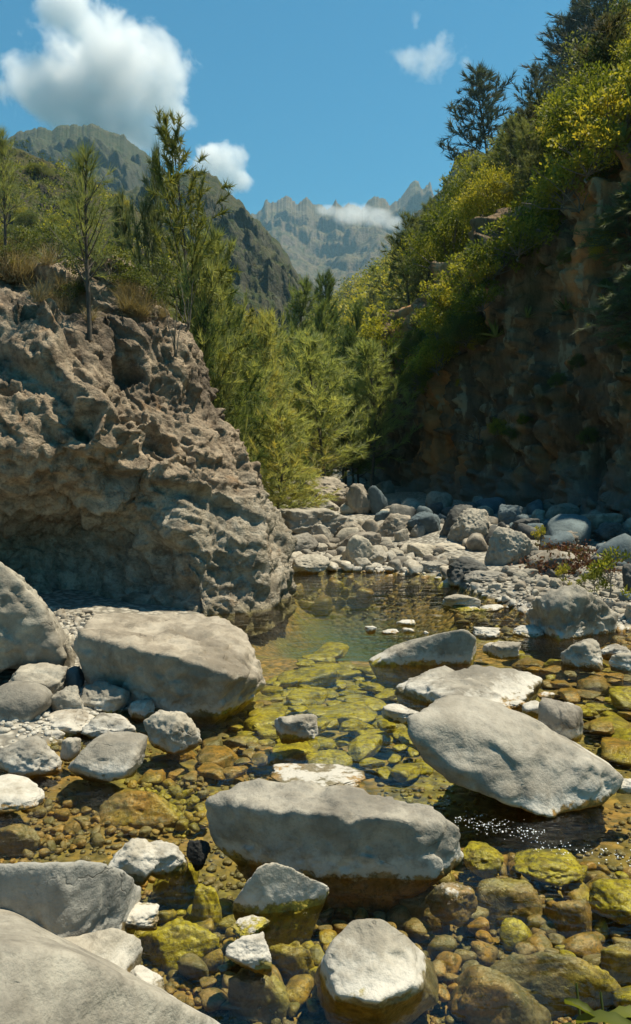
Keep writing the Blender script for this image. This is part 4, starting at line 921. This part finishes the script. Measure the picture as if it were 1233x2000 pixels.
for i, (u, v, px, lab) in enumerate([(1112, 612, 42, 'bright spiky rosette alone on the shaded cliff face'), (1085, 340, 60, 'pale spiky rosette on the brow of the cliff'), (1195, 205, 95, 'large dark spiky rosette at the upper right edge'), (1222, 215, 70, 'spiky rosette beside the large one at the upper right edge'),
                                 (838, 685, 34, 'spiky rosette at the left end of the cliff brow'), (890, 700, 30, 'small spiky rosette on the cliff below the brow'), (975, 665, 44, 'spiky rosette in the middle of the rusty cliff streak'), (1228, 275, 50, 'small spiky rosette at the right frame edge'), (1045, 625, 30, 'thin spiky plant on the cliff left of the lone rosette')]):
    P = on_cliff(u, v) if v > 320 or u > 1210 else on_hill(u, v+20)
    o = link('agave', AG[i % 2], label=lab, cat='spiky plant', loc=tuple(P + np.array([-.12, -.12, 0]))); s = px/FPX*P[1]/.6; o.scale = (s, s, s); o.rotation_euler = (random.uniform(-.3, .3), -.35, i)
# feathery plants hanging at the right edge of the cliff
for u, v, px, lab in [(1215, 500, 62, 'grey-green feathery bush jutting from the cliff at the right edge, the upper of two'), (1222, 640, 60, 'grey-green feathery bush jutting from the cliff at the right edge, the lower of two')]:
    P = on_cliff(u, v); CASG[0].put((P[0]+.2, P[1]-.2, P[2]-.35), px/FPX*P[1]/1.0, lab, sz=px/FPX*P[1]/2.6, tilt=(0, -.6), rot=1.)
# grass tufts, weeds, creepers
def tuft(seed, n, L, w, lean=.5, rad=.1):
    rr = np.random.default_rng(seed); A = Acc()
    a = rr.uniform(0, 6.28, n); r = rad*np.sqrt(rr.random(n)); p = np.stack([r*np.cos(a), r*np.sin(a), 0*a], 1)
    d = nrmz(rr.normal(size=(n, 3))*lean + np.array([0, 0, 1.])); l = L*rr.uniform(.4, 1.1, n)
    m = p + d*(l*.55)[:, None]; d2 = nrmz(d + rr.normal(size=(n, 3))*.35 - np.array([0, 0, .25])); e = m + d2*(l*.5)[:, None]
    sd = nrmz(np.cross(d, rr.normal(size=(n, 3))))*w/2
    V = np.stack([p-sd, p+sd, m-sd*.8, m+sd*.8, e], 1).reshape(-1, 3); i = np.arange(n)*5
    F = np.concatenate([np.stack([i, i+1, i+3], 1), np.stack([i, i+3, i+2], 1), np.stack([i+2, i+3, i+4], 1)])
    A.add(V, F, np.repeat(rr.random(n), 5)); return A
TUF = [tuft(i, 150, .5, .006).mesh('grass_tuft', M_DRY) for i in range(3)]
rr = np.random.default_rng(77)
for i in range(34):
    u, v = rr.uniform(-10, 330), 0; v = np.interp(u, [0, 60, 150, 300], [530, 545, 590, 600]) + rr.normal()*28 - 12
    P = on_outcrop(u, v); o = link('grass_tuft', TUF[i % 3], label='tuft of dry straw-coloured grass on top of the outcrop', cat='grass tuft', group='dry grass tufts on the outcrop', loc=tuple(P-np.array([0, 0, .03])))
    s = rr.uniform(.5, 1.1)*(1.2 if u < 70 else .7); o.scale = (s, s, s); o.rotation_euler = (0, 0, i)
SM = [Kind('shrub', 'shrub', broadleaf(50+i, .7, .42, 26, 60, .045), M_BARK2, M_LEAFG, ('stems', 'foliage')) for i in range(2)]
for i in range(16):
    u = rr.uniform(-10, 340); v = np.interp(u, [0, 60, 150, 300, 340], [480, 500, 535, 570, 590]) + rr.normal()*22
    P = on_outcrop(u, v); s = rr.uniform(.3, .8); SM[i % 2].put(tuple(P-np.array([0, 0, .05])), s, 'small green shrub growing on top of the outcrop', 'small shrubs on the outcrop')
WD = Kind('weed', 'weed', broadleaf(90, .5, .22, 16, 30, .045, .4), M_BARK2, M_LEAF, ('stems', 'foliage'))
for u, v, s, lab in [(1190, 1180, .95, 'tall leafy weed at the right edge of the gravel bank'), (1055, 1075, .6, 'thin green weed behind the cracked grey boulder'), (1100, 1150, .45, 'yellow-green weed behind the dimpled boulder'), (1160, 1160, .45, 'yellow-green weed right of the dimpled boulder top'), (1140, 1165, .4, 'low weed on the gravel above the dimpled boulder')]:
    P = ground_hit(u, v); WD.put(tuple(P), s, lab, sz=s*1.25)
rc = Acc(); rr2 = np.random.default_rng(5)
for i in range(28):
    u, v = rr2.uniform(1040, 1180), rr2.uniform(1082, 1128); P = ground_hit(u, v); n = 90
    p = P + rr2.normal(size=(n, 3))*np.array([.16, .16, .06]) + np.array([0, 0, .09]); leaves(rc, p, nrmz(rr2.normal(size=(n, 3))+np.array([0, 0, .6])), np.full(n, .05), np.full(n, .03), np.clip(rr2.random()*.5+rr2.random(n)*.5, 0, 1), rr2)
link('creeper', rc.mesh('creeper', M_RED, False), label='low red-leaved creeper spreading over stones on the right bank', cat='creeper')
# bare twigs on the outcrop and the cliff
for i, (u, v, px, lab) in enumerate([(345, 690, 110, 'bare pale twigs rising in front of the outcrop edge'), (375, 640, 90, 'thin bare twigs beside the outcrop top')]):
    P = on_outcrop(u, v); w_ = Acc(); r3 = np.random.default_rng(i); h = px/FPX*P[1]
    for j in range(5):
        s = np.linspace(0, 1, 7); d = nrmz(r3.normal(size=3)*.22+np.array([0, -.1, 1])); b = d*(s*h*r3.uniform(.6, 1.2))[:, None] + np.cumsum(r3.normal(size=(7, 3))*.012, 0); w_.add(*tube(b, .006*(1-s)+.002, 4))
    link('bare_twig', w_.mesh('bare_twig', M_BARK2), label=lab, cat='bare twigs', loc=tuple(P))
for i, (u, v, px, lab) in enumerate([(1130, 420, 120, 'bare pale dead branch sticking out over the upper cliff'), (905, 640, 90, 'dry twig hanging on the cliff below the brow shrubs'), (940, 860, 80, 'thin dead branch against the rusty streak low on the cliff'), (1000, 480, 90, 'dead branch among the shrubs of the cliff brow')]):
    P = on_cliff(u, v); w_ = Acc(); r3 = np.random.default_rng(60+i); h = px/FPX*P[1]
    for j in range(7):
        s = np.linspace(0, 1, 7); d = nrmz(np.array([-.7, -.5, .25])+r3.normal(size=3)*.45); b = d*(s*h*r3.uniform(.5, 1.1))[:, None] + np.cumsum(r3.normal(size=(7, 3))*.03, 0); w_.add(*tube(b, .014*(1-s)+.005, 4))
    link('dead_branch', w_.mesh('dead_branch', M_BARK2), label=lab, cat='branch', loc=tuple(P))
# yellow leaf plant in the near right corner
yl = Acc(); r4 = np.random.default_rng(2)
for i, (u, v, L, az, w_) in enumerate([(1135, 1960, .10, 2.5, .028), (1185, 1985, .17, -.45, .055), (1225, 1975, .12, -.1, .05), (1120, 2005, .08, 2.9, .03)]):
    P = at_z(u, v, .10); s = np.linspace(0, 1, 9); d = np.array([cos(az), sin(az), .25]); sd = nrmz(np.cross(d, np.array([0, 0, 1.])))
    ww = w_/2*np.sin(pi*np.clip(s*.93+.05, 0, 1))**.7*(1+.18*np.sin(s*22)); c = P - d*L*.5 + d*(s*L)[:, None] - np.array([0, 0, .5*L])*((s-.4)**2)[:, None]
    V = np.concatenate([c-sd*ww[:, None], c-np.array([0, 0, .018]), c+sd*ww[:, None]]); F = [(k, k+1, k+10, k+9) for k in range(8)] + [(k+9, k+10, k+19, k+18) for k in range(8)]
    yl.add(V, F, .35+.3*r4.random())
for u, v in ((1150, 2050), (1200, 2070)):
    P = at_z(u, v, 0.0); s = np.linspace(0, 1, 5); t_, f_ = tube(P + np.array([.0, .12, .12])*s[:, None] - np.array([0, 0, .12])*(1-s)[:, None], .004+0*s, 5); yl.add(t_, f_, .3)
link('leafy_plant', yl.mesh('leafy_plant', M_LEAF), label='bright yellow-green lobed leaves at the lower right corner over the water', cat='plant')
# foam on the fast water below the tilted slab
fo = Acc(); r5 = np.random.default_rng(9); V0, F0 = ico(2)
for c in range(260):
    if r5.random() < .7: t = r5.random(); u, v = 890+t*160 + r5.normal()*10, 1597+t*36+r5.normal()*9
    else: u, v = r5.uniform(1040, 1233), 0; v = 1650+(u-1040)*.12+r5.normal()*8
    P = at_z(u, v, 0); s = .0013+.0028*r5.random()**2; fo.add(V0*s*np.array([1, 1, .6])+np.array([P[0], P[1], .001]), F0)
mf, ntf, Nf, of = new_mat('foam'); ntf.links.new(Nf('BsdfPrincipled', 0, {'Base Color': (.85, .87, .85), 'Roughness': .25}), of.inputs['Surface'])
link('foam', fo.mesh('foam', mf), label='small white bubbles on the fast water below the tilted slab', kind='stuff')
# far-off bush cover that reads as one mass
def bushes(name, label, grid, n, sizes, mat, seed, sel, per=46, lsf=.22):
    rr = np.random.default_rng(seed); A = Acc(); Q = grid.reshape(-1, 3); uu, vv = project(Q); m = np.where(sel(uu, vv, Q))[0]
    pick = m[rr.integers(0, len(m), n)]
    for i in pick:
        s = rr.uniform(*sizes)*rr.uniform(.6, 1.2); c = Q[i] + rr.normal(size=3)*np.array([1, 1, 0])*s*.8; v = nrmz(rr.normal(size=(per, 3)))*(rr.random(per)**.35)[:, None]*s*np.array([1, 1, .75])
        leaves(A, c+v+np.array([0, 0, .45*s]), nrmz(v/s*.5+rr.normal(size=(per, 3))*.6), s*lsf*1.6*rr.uniform(.7, 1.3, per), s*lsf*rr.uniform(.7, 1.3, per), np.clip(.55*rr.random()+.3*rr.random(per), 0, 1), rr)
    link(name, A.mesh(name, mat, False), label=label, kind='stuff')
hg = np.stack([HX, HY, HZ], -1)
bushes('forest', 'far yellow-green forest covering the hillside where the valley bends', hg, 3000, (1.3, 2.6), M_LEAF, 1, lambda u, v, Q: (Q[:, 1] > 95) & (u > 520) & (u < 1050), 40, .2)
bushes('forest', 'dark trees mixed into the far hillside forest', hg, 700, (1.5, 2.8), M_LEAFG, 2, lambda u, v, Q: (Q[:, 1] > 95) & (u > 520) & (u < 1050), 40, .2)
bushes('shrubbery', 'dark green shrubs covering the left hillside', LH, 1500, (.4, 1.0), M_LEAFG, 3, lambda u, v, Q: (u > -80) & (u < 560) & (Q[:, 1] > 58), 34, .26)
bushes('shrubbery', 'yellow-green shrub patches on the left hillside', LH, 800, (.4, 1.0), M_LEAF, 4, lambda u, v, Q: (u > -80) & (u < 560) & (Q[:, 1] > 58) & (fbm(Q*.05, 3, 4) > .12), 34, .26)
hs_lab = 'leafy bush on the slope of the left hillside'
Q = LH.reshape(-1, 3); uu, vv = project(Q); m = np.where((uu > -20) & (uu < 330) & (Q[:, 1] < 126) & (Q[:, 1] > 75))[0]; rr = np.random.default_rng(6)
for i in range(26):
    P = Q[m[rr.integers(len(m))]]; (LEAFG[i % 3] if i % 3 else LEAF[i % 4]).put(tuple(P-np.array([0, 0, .2])), rr.uniform(.6, 1.2), hs_lab, 'bushes on the left hillside')
# ------------------------------------------------------------------ haze and clouds
def box_mesh(name, a, b, mat):
    x = np.array([[a[0], a[1], a[2]], [b[0], a[1], a[2]], [b[0], b[1], a[2]], [a[0], b[1], a[2]], [a[0], a[1], b[2]], [b[0], a[1], b[2]], [b[0], b[1], b[2]], [a[0], b[1], b[2]]])
    return mesh(name, x, [(0, 3, 2, 1), (4, 5, 6, 7), (0, 1, 5, 4), (1, 2, 6, 5), (2, 3, 7, 6), (3, 0, 4, 7)], mat, False)
mh, nth, Nh, oh = new_mat('haze_air')
nth.links.new(Nh('VolumePrincipled', 0, {'Color': (.45, .78, 1.0), 'Density': .00012, 'Anisotropy': .25}), oh.inputs['Volume'])
link('haze', box_mesh('haze', (-1650, -30, -3), (1650, 3650, 870), mh), kind='stuff', label='thin blue haze filling the valley air')
def cloud(label, ells, y, dens, seed, scale, amp=.55, thr=.0, soft=.35, step=.3):
    """ells: (u, v, ru, rv) in the sky; a volume of its own depth at distance y"""
    m, nt, N, out = new_mat('cloud_vapour'); geo = nt.nodes.new('ShaderNodeTexCoord'); pos = geo.outputs['Object']
    C = [at_y(u, v, y) for u, v, a, b in ells]; c0 = np.mean(C, 0); f = None; k = y/FPX
    for (u, v, a, b), c in zip(ells, C):
        r = (a*k, max(a, b)*k*.8, b*k); d = c-c0
        q = N('VectorMath', 0, {0: N('VectorMath', 0, {0: pos, 1: tuple(d)}, operation='SUBTRACT'), 1: tuple(1/x for x in r)}, operation='MULTIPLY')
        L = N('VectorMath', 1, {0: q}, operation='LENGTH')
        f = L if f is None else N('Math', 0, {0: f, 1: L, 2: .25}, operation='SMOOTH_MIN')
    n1 = noise(N, pos, scale/k, 8, .64, .3); n2 = noise(N, pos, scale*.35/k, 2, .5)
    g = mth(N, 'ADD', mth(N, 'SUBTRACT', 1.0, f), mth(N, 'MULTIPLY', mth(N, 'SUBTRACT', n1, .5), amp*2))
    g = mth(N, 'ADD', g, mth(N, 'MULTIPLY', mth(N, 'SUBTRACT', n2, .5), amp))
    dn = mth(N, 'MULTIPLY', mrange(N, g, thr, thr+soft), dens/k)
    nt.links.new(N('VolumePrincipled', 0, {'Color': (1, 1, 1), 'Density': dn, 'Anisotropy': .2}), out.inputs['Volume'])
    m.cycles.volume_step_rate = step
    C = np.array(C); R = np.array([(a*k, max(a, b)*k*.8, b*k) for u, v, a, b in ells]); lo = (C-R*1.35).min(0)-c0; hi = (C+R*1.35).max(0)-c0
    link('cloud', box_mesh('cloud', lo, hi, m), label=label, cat='cloud', loc=tuple(c0))
cloud('large white cloud above the left summit', [(110, 150, 105, 75), (220, 165, 120, 85), (300, 190, 70, 60), (60, 140, 55, 50), (150, 30, 75, 60), (240, 240, 85, 45), (190, 90, 70, 60), (285, 268, 50, 30)], 4500, .075, 1, .011, 1.6, .0, .95)
cloud('smaller white cloud behind the dark ridge', [(430, 320, 48, 34), (455, 350, 34, 30), (405, 300, 30, 22), (330, 290, 40, 26)], 4500, .085, 2, .022, 1.2, .0, .7)
cloud('wispy cloud high on the right', [(795, 110, 34, 26), (855, 110, 40, 30), (870, 75, 16, 20), (812, 50, 12, 22), (908, 120, 14, 14)], 4500, .022, 3, .024, 2.2, .22, .9)
cloud('thin bank of cloud clinging to the jagged far peaks', [(640, 410, 26, 12), (690, 418, 44, 20), (735, 425, 34, 18), (765, 435, 24, 13)], 1750, .022, 4, .06, .5)
